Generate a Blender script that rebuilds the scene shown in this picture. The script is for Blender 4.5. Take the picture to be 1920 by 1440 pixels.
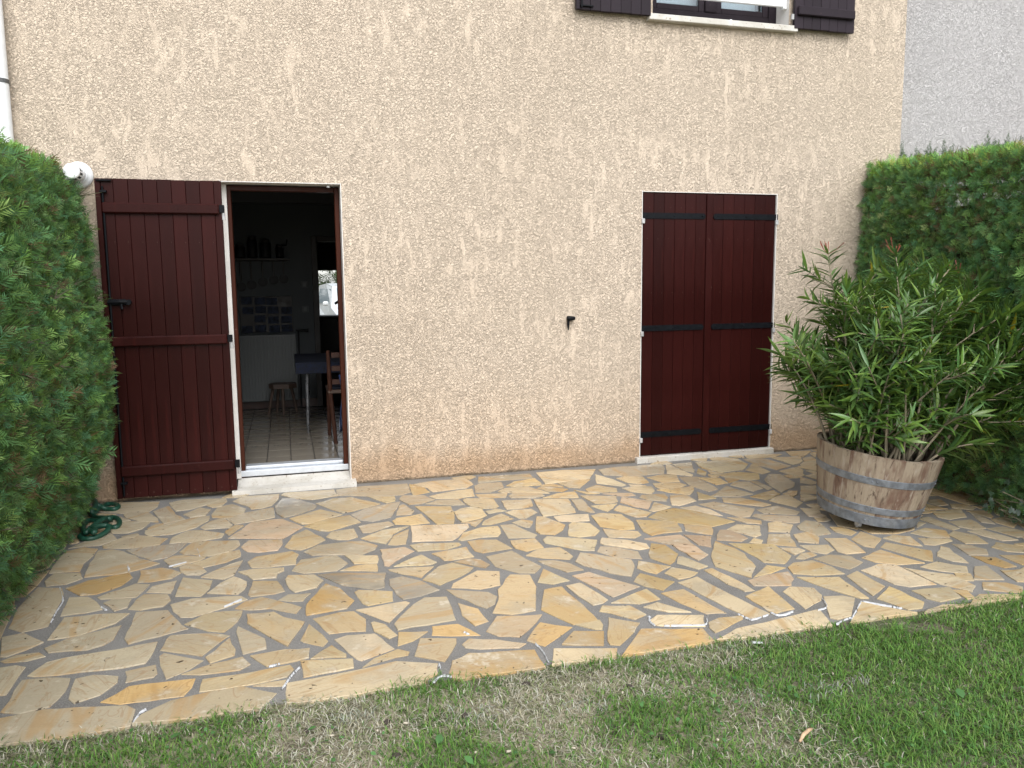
import bpy, math, random
import numpy as np
from mathutils import Vector, Matrix
for o in list(bpy.data.objects): bpy.data.objects.remove(o)
R = math.radians
rng = np.random.default_rng(11); random.seed(7)
SC = bpy.context.scene; COL = SC.collection

# ------------------------------------------------------------------ camera
CAM_D, CAM_H = 5.8116, 1.45
yaw, pitch, roll = R(15.708), R(-7.238), R(-.566)
fw = Vector((math.sin(yaw)*math.cos(pitch), math.cos(yaw)*math.cos(pitch), math.sin(pitch)))
r0 = Vector((math.cos(yaw), -math.sin(yaw), 0)); u0 = r0.cross(fw)
rt = math.cos(roll)*r0 + math.sin(roll)*u0; up = -math.sin(roll)*r0 + math.cos(roll)*u0
cd = bpy.data.cameras.new('camera'); cam = bpy.data.objects.new('camera', cd); COL.objects.link(cam)
cd.sensor_width = 36; cd.lens = 1501.2/1920*36; cd.clip_start = .05; cd.clip_end = 2000
cam.matrix_world = Matrix(((rt.x, up.x, -fw.x, 0), (rt.y, up.y, -fw.y, -CAM_D), (rt.z, up.z, -fw.z, CAM_H), (0, 0, 0, 1)))
SC.camera = cam
# ------------------------------------------------------------------ sky, sun, exposure (overcast)
wd = bpy.data.worlds.new('World'); SC.world = wd; wd.use_nodes = True
nt = wd.node_tree; nt.nodes.clear()
sky = nt.nodes.new('ShaderNodeTexSky'); sky.sky_type = 'NISHITA'; sky.sun_disc = False
SUN_EL, SUN_AZ = R(47), R(182)          # azimuth clockwise from +Y
sky.sun_elevation = SUN_EL; sky.sun_rotation = SUN_AZ; sky.air_density = 1.0; sky.dust_density = 1.5; sky.ozone_density = 1.0
hsv = nt.nodes.new('ShaderNodeHueSaturation'); hsv.inputs['Saturation'].default_value = .30
bg = nt.nodes.new('ShaderNodeBackground'); bg.inputs['Strength'].default_value = .15
wo = nt.nodes.new('ShaderNodeOutputWorld')
nt.links.new(sky.outputs[0], hsv.inputs['Color']); nt.links.new(hsv.outputs[0], bg.inputs[0]); nt.links.new(bg.outputs[0], wo.inputs[0])
sd = bpy.data.lights.new('sun', 'SUN'); sd.energy = 1.4; sd.angle = R(50); sd.color = (1, .98, .955)
so = bpy.data.objects.new('sun', sd); COL.objects.link(so)
sdir = Vector((math.sin(SUN_AZ)*math.cos(SUN_EL), math.cos(SUN_AZ)*math.cos(SUN_EL), math.sin(SUN_EL)))
so.rotation_euler = (-sdir).to_track_quat('-Z', 'Y').to_euler(); so.location = (0, -4, 8)
vs = SC.view_settings; vs.view_transform = 'Standard'; vs.look = 'None'; vs.exposure = .96; vs.gamma = 1; vs.use_curve_mapping = False

# ------------------------------------------------------------------ helpers
def put(name, me, mat=None, parent=None, label=None, cat=None, group=None, kind=None, loc=None):
    o = bpy.data.objects.new(name, me); COL.objects.link(o)
    if me is not None and mat is not None and not me.materials: me.materials.append(mat)
    if parent is not None: o.parent = parent
    if loc is not None: o.location = loc
    for k, v in (('label', label), ('category', cat), ('group', group), ('kind', kind)):
        if v: o[k] = v
    return o
def empty(name, label, cat, loc=(0, 0, 0), group=None, kind=None, rot=None):
    o = put(name, None, None, None, label, cat, group, kind, loc); o.empty_display_size = .1
    if rot: o.rotation_euler = rot
    return o
class MB:
    def __init__(s): s.v = []; s.f = []
    def add(s, V, F):
        n = len(s.v); s.v += [tuple(p) for p in V]; s.f += [tuple(i+n for i in f) for f in F]; return s
    def box(s, a, b, ch=0.0):
        x0, y0, z0 = a; x1, y1, z1 = b
        if ch <= 0:
            return s.add([(x0,y0,z0),(x1,y0,z0),(x1,y1,z0),(x0,y1,z0),(x0,y0,z1),(x1,y0,z1),(x1,y1,z1),(x0,y1,z1)],
                  [(0,3,2,1),(4,5,6,7),(0,1,5,4),(1,2,6,5),(2,3,7,6),(3,0,4,7)])
        c = ch; V = []; idx = {}
        for i, X in enumerate((x0, x1)):
            for j, Y in enumerate((y0, y1)):
                for k, Z in enumerate((z0, z1)):
                    sx, sy, sz = (c, -c)[i], (c, -c)[j], (c, -c)[k]
                    idx[i,j,k,0] = len(V); V.append((X, Y+sy, Z+sz))
                    idx[i,j,k,1] = len(V); V.append((X+sx, Y, Z+sz))
                    idx[i,j,k,2] = len(V); V.append((X+sx, Y+sy, Z))
        F = []
        for i in (0, 1):
            q = [idx[i,0,0,0], idx[i,1,0,0], idx[i,1,1,0], idx[i,0,1,0]]; F.append(q if i else q[::-1])
            q = [idx[0,i,0,1], idx[1,i,0,1], idx[1,i,1,1], idx[0,i,1,1]]; F.append(q[::-1] if i else q)
            q = [idx[0,0,i,2], idx[1,0,i,2], idx[1,1,i,2], idx[0,1,i,2]]; F.append(q if i else q[::-1])
        for a_ in (0, 1):
            for b_ in (0, 1):
                F.append((idx[a_,b_,0,0], idx[a_,b_,1,0], idx[a_,b_,1,1], idx[a_,b_,0,1]))
                F.append((idx[a_,0,b_,0], idx[a_,1,b_,0], idx[a_,1,b_,2], idx[a_,0,b_,2]))
                F.append((idx[0,a_,b_,1], idx[1,a_,b_,1], idx[1,a_,b_,2], idx[0,a_,b_,2]))
        for i in (0, 1):
            for j in (0, 1):
                for k in (0, 1): F.append((idx[i,j,k,0], idx[i,j,k,1], idx[i,j,k,2]))
        return s.add(V, F)
    def tube(s, pts, rad, n=8, cap=True):
        P = [Vector(p) for p in pts]; rad = [rad]*len(P) if not hasattr(rad, '__len__') else rad
        t = (P[1]-P[0]).normalized(); a = t.orthogonal().normalized(); V = []; F = []
        for i, p in enumerate(P):
            t = (P[min(i+1, len(P)-1)]-P[max(i-1, 0)]).normalized()
            a = (a - t*a.dot(t)); a = a.normalized() if a.length > 1e-6 else t.orthogonal().normalized(); b = t.cross(a)
            for k in range(n):
                w = 2*math.pi*k/n; V.append(p+(a*math.cos(w)+b*math.sin(w))*rad[i])
        for i in range(len(P)-1):
            for k in range(n):
                q = (k+1) % n; F.append((i*n+k, i*n+q, (i+1)*n+q, (i+1)*n+k))
        if cap: F += [tuple(range(n))[::-1], tuple(range((len(P)-1)*n, len(P)*n))]
        return s.add(V, F)
    def lathe(s, prof, n=24, M=None):
        V = []; F = []
        for r_, z in prof:
            for k in range(n):
                w = 2*math.pi*k/n; p = Vector((r_*math.cos(w), r_*math.sin(w), z)); V.append(M@p if M else p)
        for i in range(len(prof)-1):
            for k in range(n):
                q = (k+1) % n; F.append((i*n+k, i*n+q, (i+1)*n+q, (i+1)*n+k))
        F += [tuple(range(n))[::-1], tuple(range((len(prof)-1)*n, len(prof)*n))]
        return s.add(V, F)
    def prism(s, poly, z0, z1, M=None, ch=0):
        n = len(poly); V = [(x, y, z0) for x, y in poly]+[(x, y, z1) for x, y in poly]
        if M: V = [M@Vector(p) for p in V]
        return s.add(V, [tuple(range(n))[::-1], tuple(range(n, 2*n))]+[(i, (i+1) % n, n+(i+1) % n, n+i) for i in range(n)])
    def mesh(s, name, mat=None, smooth=False):
        me = bpy.data.meshes.new(name); me.from_pydata(s.v, [], s.f)
        import bmesh
        b = bmesh.new(); b.from_mesh(me); bmesh.ops.recalc_face_normals(b, faces=b.faces); b.to_mesh(me); b.free()
        if smooth: me.polygons.foreach_set('use_smooth', [True]*len(me.polygons))
        if mat: me.materials.append(mat)
        me.update(); return me
    def obj(s, name, mat, parent=None, smooth=False, **k): return put(name, s.mesh(name, mat, smooth), None, parent, **k)
def catmull(P, n=6):
    P = [Vector(p) for p in P]; o = []
    for i in range(len(P)-1):
        a, b, c, d = P[max(i-1, 0)], P[i], P[i+1], P[min(i+2, len(P)-1)]
        for k in range(n):
            t = k/n; o.append(.5*((2*b)+(c-a)*t+(2*a-5*b+4*c-d)*t*t+(3*b-a-3*c+d)*t**3))
    return o+[P[-1]]
def dep(x, z, Y):
    # a point read on the plane of the facade, carried to depth Y along the same sight line
    s = (CAM_D+Y)/CAM_D; return x*s, CAM_H+(z-CAM_H)*s
def bigmesh(name, V, F, C, mat, smooth=False):
    # V (n,3), F (m,3) triangles, C (n,3) colours
    me = bpy.data.meshes.new(name); V = np.asarray(V, np.float32); F = np.asarray(F, np.int32)
    me.vertices.add(len(V)); me.vertices.foreach_set('co', V.ravel())
    me.loops.add(F.size); me.loops.foreach_set('vertex_index', F.ravel())
    me.polygons.add(len(F)); me.polygons.foreach_set('loop_start', np.arange(0, F.size, 3, dtype=np.int32))
    if smooth: me.polygons.foreach_set('use_smooth', np.ones(len(F), bool))
    a = me.color_attributes.new('Col', 'FLOAT_COLOR', 'POINT')
    a.data.foreach_set('color', np.c_[C, np.ones(len(C))].astype(np.float32).ravel())
    me.update(calc_edges=True); me.materials.append(mat); return me
def scatter(T, which, pos, axis, nrm, size, col, colj=None):
    # stamp template sprays: T list of (verts, tris); local Y = axis, local Z = nrm
    VV = []; FF = []; CC = []; base = 0
    axis = axis/np.linalg.norm(axis, axis=1, keepdims=True)
    nrm = nrm-(nrm*axis).sum(1, keepdims=True)*axis; nrm = nrm/(np.linalg.norm(nrm, axis=1, keepdims=True)+1e-9)
    xax = np.cross(axis, nrm)
    for t, (tv, tf) in enumerate(T):
        m = np.where(which == t)[0]
        if not len(m): continue
        v = (tv[None, :, 0:1]*xax[m, None]+tv[None, :, 1:2]*axis[m, None]+tv[None, :, 2:3]*nrm[m, None])*size[m, None, None]+pos[m, None]
        f = tf[None]+(np.arange(len(m))*len(tv))[:, None, None]+base
        c = np.repeat(col[m, None], len(tv), 1)
        if colj is not None: c = c*colj[t][None, :, None]
        VV.append(v.reshape(-1, 3)); FF.append(f.reshape(-1, 3)); CC.append(c.reshape(-1, 3)); base += len(m)*len(tv)
    return np.concatenate(VV), np.concatenate(FF), np.concatenate(CC)

# ------------------------------------------------------------------ materials
class NT:
    def __init__(s, name):
        s.m = bpy.data.materials.new(name); s.m.use_nodes = True; s.t = s.m.node_tree; s.p = s.t.nodes['Principled BSDF']
        s.out = s.t.nodes['Material Output']
    def n(s, typ, **k):
        x = s.t.nodes.new('ShaderNode'+typ)
        for a, b in k.items(): setattr(x, a, b)
        return x
    def l(s, a, b): s.t.links.new(a, b)
    def coord(s, scale=(1, 1, 1), src='Object'):
        tc = s.n('TexCoord'); mp = s.n('Mapping'); mp.inputs['Scale'].default_value = scale; s.l(tc.outputs[src], mp.inputs[0]); return mp.outputs[0]
    def noise(s, sc, det=3, rough=.5, vec=None, dist=0):
        x = s.n('TexNoise'); x.inputs['Scale'].default_value = sc; x.inputs['Detail'].default_value = det; x.inputs['Roughness'].default_value = rough; x.inputs['Distortion'].default_value = dist
        if vec is not None: s.l(vec, x.inputs['Vector'])
        return x.outputs[0]
    def math(s, op, a, b=None, clamp=False):
        x = s.n('Math', operation=op, use_clamp=clamp)
        for i, q in enumerate((a, b)):
            if q is None: continue
            if isinstance(q, (int, float)): x.inputs[i].default_value = q
            else: s.l(q, x.inputs[i])
        return x.outputs[0]
    def rng(s, v, a, b, c=0, d=1, smooth=True):
        x = s.n('MapRange', interpolation_type='SMOOTHSTEP' if smooth else 'LINEAR')
        s.l(v, x.inputs[0])
        for i, q in enumerate((a, b, c, d)): x.inputs[i+1].default_value = q
        return x.outputs[0]
    def mix(s, fac, a, b, mode='MIX'):
        x = s.n('Mix', data_type='RGBA', blend_type=mode)
        if isinstance(fac, (int, float)): x.inputs[0].default_value = fac
        else: s.l(fac, x.inputs[0])
        for i, q in ((6, a), (7, b)):
            if isinstance(q, tuple): x.inputs[i].default_value = (*q, 1)
            else: s.l(q, x.inputs[i])
        return x.outputs[2]
    def bump(s, h, strength=.5, dist=.01):
        x = s.n('Bump'); x.inputs['Strength'].default_value = strength; x.inputs['Distance'].default_value = dist; s.l(h, x.inputs['Height']); s.l(x.outputs[0], s.p.inputs['Normal'])
    def set(s, col=None, rough=None, metal=None, spec=None):
        for k, v in (('Base Color', col), ('Roughness', rough), ('Metallic', metal), ('Specular IOR Level', spec)):
            if v is None: continue
            i = s.p.inputs[k]
            if isinstance(v, tuple): i.default_value = (*v, 1)
            elif isinstance(v, (int, float)): i.default_value = v
            else: s.l(v, i)
        return s.m
def plain(name, col, rough=.5, metal=0, var=.25, sc=14, bump=.0, spec=.5):
    t = NT(name); v = t.coord(); n = t.noise(sc, 4, .6, v)
    c = t.mix(t.rng(n, .3, .7), tuple(q*(1-var) for q in col), tuple(min(1, q*(1+var)) for q in col))
    if bump: t.bump(t.noise(sc*6, 3, .6, v), bump, .002)
    return t.set(c, t.rng(n, .2, .8, max(0, rough-.1), min(1, rough+.1)), metal, spec)
def render_mat(name, a, b, stain, fine=58):
    # trodden render: wandering grooves round flattened islands, with smeared smooth patches
    t = NT(name); v = t.coord((1, 1, 1.0)); vs_ = t.coord((2.6, 2.6, .85)); vg = t.coord((.8, 1, 1.15))
    n1 = t.noise(fine, 3.0, .55, vg, .6); n2 = t.noise(fine*.62, 2, .5, vg, .3)
    g1 = t.rng(t.math('ABSOLUTE', t.math('SUBTRACT', n1, .5)), 0, .05)
    g2 = t.rng(t.math('ABSOLUTE', t.math('SUBTRACT', n2, .48)), 0, .04)
    gr = t.math('MULTIPLY', g1, t.math('ADD', t.math('MULTIPLY', g2, .5), .5))
    patch = t.math('MULTIPLY', t.rng(t.noise(5.0, 5, .68, vs_, .3), .50, .60), t.rng(t.noise(1.6, 3, .6, v), .36, .6))
    h = t.math('MAXIMUM', gr, t.math('MULTIPLY', patch, .75 if stain else .25))
    h = t.math('ADD', h, t.math('MULTIPLY', t.noise(fine*3.4, 2, .6, v), .16))
    t.bump(h, 1.0, .0060 if stain else .0055)
    big = t.noise(.7, 4, .6, t.coord((1, 1, .5))); mid = t.noise(9, 3, .6, v)
    c = t.mix(t.rng(big, .3, .7), a, b)
    c = t.mix(t.math('MULTIPLY', t.rng(mid, .3, .7), .22), c, tuple(q*.8 for q in a))
    if stain:   # damp earth-coloured splash band above the paving
        sx = t.n('SeparateXYZ'); t.l(v, sx.inputs[0])
        hh = t.math('SUBTRACT', sx.outputs[2], t.math('MULTIPLY', t.noise(2.2, 4, .6, t.coord((1, 1, .4))), .34))
        c = t.mix(t.math('MULTIPLY', t.rng(hh, .12, -.1), .62), c, (.42, .25, .125))
        c = t.mix(t.math('MULTIPLY', t.rng(hh, .75, -.05), .25), c, (.60, .42, .27))
        h2 = t.math('SUBTRACT', sx.outputs[2], t.math('MULTIPLY', t.noise(7, 4, .7, v), .05)); c = t.mix(t.math('MULTIPLY', t.rng(h2, .0, -.02), .8), c, (.10, .085, .06))
    return t.set(c, .9, 0, .25)
M = {}
M['render'] = render_mat('render_beige', (.62, .515, .405), (.67, .56, .445), True)
M['render_grey'] = render_mat('render_grey', (.53, .51, .505), (.57, .55, .545), False, 70)
def paint_wood(name, a, b, rough=.38, bl=.35):
    t = NT(name); oi = t.n('ObjectInfo'); tc = t.coord((38, 38, 1.6)); tl = t.coord((3, 3, .8))
    n = t.noise(1.0, 5, .65, tc); n2 = t.noise(1.5, 3, .5, tl)
    c = t.mix(t.rng(n2, .3, .7), a, b); c = t.mix(t.math('MULTIPLY', oi.outputs['Random'], .55), c, tuple(q*.5 for q in a))
    c = t.mix(t.math('MULTIPLY', t.rng(n, .55, .75), bl), c, tuple(q*1.6 for q in b))
    sp = t.noise(55, 2, .5, t.coord()); c = t.mix(t.math('MULTIPLY', t.rng(sp, .75, .78), .5), c, (.30, .20, .17))
    t.bump(n, .18, .002)
    return t.set(c, t.rng(n2, .3, .7, rough-.08, rough+.12), 0, .13)
M['red'] = paint_wood('shutter_red', (.022, .0044, .0038), (.037, .0062, .0050), .38, .4)
M['skylit'] = paint_wood('shutter_sky_tint', (.026, .019, .024), (.034, .026, .033), .5)  # purple cast: sky reflection put into the shutter colour
M['joint'] = plain('shutter_joint', (.012, .004, .004), .8)
M['frame'] = paint_wood('door_frame_wood', (.050, .014, .008), (.066, .019, .010), .4)
M['iron'] = plain('black_iron', (.004, .0048, .0065), .5, .0, .3, 30, 0, .15)
M['pin'] = plain('hinge_pin_grey', (.42, .42, .42), .5)
M['white_pvc'] = plain('white_plastic', (.78, .79, .80), .35, 0, .05)
M['zinc_clamp'] = plain('grey_clamp', (.12, .12, .12), .5, .6)
def stone_white():
    t = NT('white_sill_stone'); v = t.coord(); n = t.noise(6, 5, .65, v); f = t.noise(60, 3, .6, v)
    c = t.mix(t.rng(n, .38, .62), (.50, .475, .42), (.60, .58, .535)); c = t.mix(t.rng(f, .62, .70), c, (.25, .19, .13))
    t.bump(f, .25, .003); return t.set(c, .6)
M['sill'] = stone_white()
M['reveal'] = plain('reveal_plaster', (.66, .64, .61), .85, 0, .08, 5, .2)
M['alu'] = plain('aluminium', (.60, .63, .67), .42, .5, .06, 20)
def paving():
    t = NT('paving_stone'); oi = t.n('ObjectInfo'); tc = t.n('TexCoord')
    ad = t.n('VectorMath', operation='ADD'); t.l(tc.outputs['Object'], ad.inputs[0])
    cx = t.n('CombineXYZ'); t.l(t.math('MULTIPLY', oi.outputs['Random'], 40.0), cx.inputs[2]); t.l(cx.outputs[0], ad.inputs[1]); v = ad.outputs[0]
    rot = t.n('VectorRotate', rotation_type='Z_AXIS'); t.l(v, rot.inputs['Vector']); t.l(t.math('MULTIPLY', oi.outputs['Random'], 25.0), rot.inputs['Angle'])
    mp = t.n('Mapping'); mp.inputs['Scale'].default_value = (1.6, 7, 1); t.l(rot.outputs[0], mp.inputs[0])
    band = t.noise(1.3, 3, .6, mp.outputs[0], .9); cloud = t.noise(4.5, 5, .62, v); grain = t.noise(120, 2, .6, v)
    col = oi.outputs['Color']
    c = t.mix(t.math('MULTIPLY', t.rng(cloud, .45, .62), .6), col, (.40, .345, .25))
    c = t.mix(t.math('MULTIPLY', t.rng(band, .53, .66), .55), c, (.42, .25, .095))
    c = t.mix(t.math('MULTIPLY', t.rng(band, .475, .49), t.math('MULTIPLY', t.rng(band, .505, .49), .4)), c, (.30, .16, .07))
    c = t.mix(t.math('MULTIPLY', t.rng(t.noise(9, 5, .72, v), .57, .70), .6), c, (.66, .60, .48))
    c = t.mix(t.math('MULTIPLY', t.rng(grain, .35, .7), .16), c, (.25, .18, .10))
    sp = t.noise(30, 2, .55, v); c = t.mix(t.rng(sp, .70, .735), c, (.08, .06, .04))
    wet = t.noise(1.1, 3, .55, tc.outputs['Object'])
    t.bump(t.math('ADD', t.math('MULTIPLY', band, 1.3), t.math('MULTIPLY', grain, .12)), .35, .006)
    return t.set(c, t.rng(wet, .38, .62, .13, .42), 0, .38)
M['paving'] = paving()
def mortar():
    t = NT('grey_mortar'); v = t.coord(); n = t.noise(4, 4, .6, v); g = t.noise(160, 2, .7, v)
    c = t.mix(t.rng(n, .3, .7), (.15, .145, .136), (.205, .199, .188)); c = t.mix(t.rng(g, .45, .7), c, (.27, .262, .248))
    t.bump(g, .7, .003); return t.set(c, t.rng(n, .35, .65, .5, .85), 0, .2)
M['mortar'] = mortar()
def soil():
    t = NT('lawn_soil'); v = t.coord(); n = t.noise(2.2, 5, .65, v); g = t.noise(70, 4, .7, v)
    sx = t.n('SeparateXYZ'); t.l(v, sx.inputs[0]); c = t.mix(t.rng(n, .35, .65), (.12, .10, .072), (.06, .09, .028)); c = t.mix(t.math('MULTIPLY', t.rng(t.math('ADD', sx.outputs[0], t.math('MULTIPLY', n, 1.6)), 2.9, 1.7), t.rng(t.noise(5, 4, .6, v), .3, .62)), c, (.30, .265, .19)); c = t.mix(t.rng(g, .5, .72), c, (.34, .30, .22))
    t.bump(g, .8, .012); return t.set(c, .95)
M['soil'] = soil()
def leafmat(name, rough=.5, trans=.25, spec=.4):
    t = NT(name); a = t.n('Attribute', attribute_name='Col'); v = t.coord(); n = t.noise(22, 2, .5, v)
    c = t.mix(t.math('MULTIPLY', t.rng(n, .3, .7), .18), a.outputs[0], (0.02, 0.035, 0.012))
    t.set(c, rough, 0, spec); tr = t.n('BsdfTranslucent'); t.l(t.mix(.5, c, (.16, .22, .03)), tr.inputs[0])
    ms = t.n('MixShader'); ms.inputs[0].default_value = trans; t.l(t.p.outputs[0], ms.inputs[1]); t.l(tr.outputs[0], ms.inputs[2]); t.l(ms.outputs[0], t.out.inputs[0])
    return t.m
M['thuja'] = leafmat('hedge_foliage', .6, .38, .2)
M['grass'] = leafmat('grass_blades', .55, .25, .3)
M['leaf'] = leafmat('oleander_leaf', .33, .18, .5)
M['core'] = plain('hedge_inner_twigs', (.040, .036, .022), .95, 0, .5, 18, .6, .1)
def bark(name, a, b):
    t = NT(name); n = t.noise(30, 4, .6, t.coord((1, 1, .3))); t.bump(n, .4, .004); return t.set(t.mix(t.rng(n, .3, .7), a, b), .8)
M['bark'] = bark('stem_bark', (.17, .145, .10), (.30, .25, .17))
M['darkbark'] = bark('hedge_bark', (.03, .022, .015), (.06, .045, .03))
def old_oak():
    t = NT('weathered_stave'); oi = t.n('ObjectInfo'); tc = t.n('TexCoord'); ad = t.n('VectorMath', operation='ADD'); t.l(tc.outputs['Object'], ad.inputs[0])
    cx = t.n('CombineXYZ'); t.l(t.math('MULTIPLY', oi.outputs['Random'], 30.0), cx.inputs[0]); t.l(cx.outputs[0], ad.inputs[1])
    mp = t.n('Mapping'); mp.inputs['Scale'].default_value = (34, 34, 4.2); t.l(ad.outputs[0], mp.inputs[0])
    m2 = t.n('Mapping'); m2.inputs['Scale'].default_value = (9, 9, 3); t.l(ad.outputs[0], m2.inputs[0])
    n = t.noise(1, 5, .7, mp.outputs[0], .6); b = t.noise(1, 4, .6, m2.outputs[0])
    c = t.mix(t.rng(b, .42, .62), (.275, .225, .165), (.13, .078, .054)); c = t.mix(t.rng(n, .54, .68), c, (.065, .04, .028)); c = t.mix(t.math('MULTIPLY', t.rng(n, .46, .34), .6), c, (.36, .32, .265))
    t.bump(n, .8, .006); return t.set(c, .75)
M['stave'] = old_oak()
M['hoop'] = plain('galvanised_hoop', (.20, .225, .26), .48, .55, .28, 22, .3)
M['hose'] = plain('green_hose', (.010, .060, .036), .42, 0, .2, 60)
M['earth'] = plain('potting_soil', (.022, .016, .011), .95, 0, .5, 60, 1)
def glassm():
    t = NT('window_glass'); tr = t.n('BsdfTransparent'); tr.inputs[0].default_value = (.82, .88, .90, 1); gl = t.n('BsdfGlossy'); gl.inputs['Roughness'].default_value = .03
    f = t.n('Fresnel'); f.inputs[0].default_value = 1.5; ms = t.n('MixShader'); t.l(t.math('ADD', f.outputs[0], .06, True), ms.inputs[0]); t.l(tr.outputs[0], ms.inputs[1]); t.l(gl.outputs[0], ms.inputs[2]); t.l(ms.outputs[0], t.out.inputs[0]); return t.m
M['glass'] = glassm(); M['carglass'] = NT('car_glass').set((.30, .36, .40), .06, 0, .6)
# interior
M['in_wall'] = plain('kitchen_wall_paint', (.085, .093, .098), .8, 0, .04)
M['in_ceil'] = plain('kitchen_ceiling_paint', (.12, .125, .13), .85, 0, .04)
M['tile'] = plain('floor_tile_glazed', (.20, .178, .145), .2, 0, .05, 3)
M['grout'] = plain('floor_grout', (.04, .035, .03), .9)
M['rad'] = plain('radiator_enamel', (.135, .147, .147), .4, 0, .03)
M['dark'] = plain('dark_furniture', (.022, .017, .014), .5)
M['darkmetal'] = plain('dark_pan_metal', (.008, .008, .009), .6, .0)
M['steel'] = plain('table_leg_steel', (.35, .36, .38), .3, .8)
M['cloth'] = plain('navy_cloth', (.006, .010, .026), .85, 0, .7, 40)
M['chairwood'] = plain('chair_wood', (.050, .018, .010), .45)
M['stool'] = plain('stool_wood', (.085, .055, .04), .55)
def towelm():
    t = NT('striped_towel'); w = t.n('TexWave', wave_type='BANDS', bands_direction='X'); w.inputs['Scale'].default_value = 9; t.l(t.coord(), w.inputs[0])
    return t.set(t.mix(t.rng(w.outputs[1], .4, .6), (.22, .24, .30), (.015, .035, .12)), .9)
M['towel'] = towelm()
M['photo'] = plain('photo_print', (.022, .03, .055), .8, 0, .8, 25)
M['carpaint'] = plain('white_car_paint', (.72, .75, .76), .2, 0, .03)
M['rubber'] = plain('black_rubber', (.012, .012, .012), .6)
M['lampwhite'] = plain('lamp_shade_white', (.6, .6, .58), .6)
M['foam'] = NT('white_foam').set((.50, .51, .52), .6)

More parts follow.
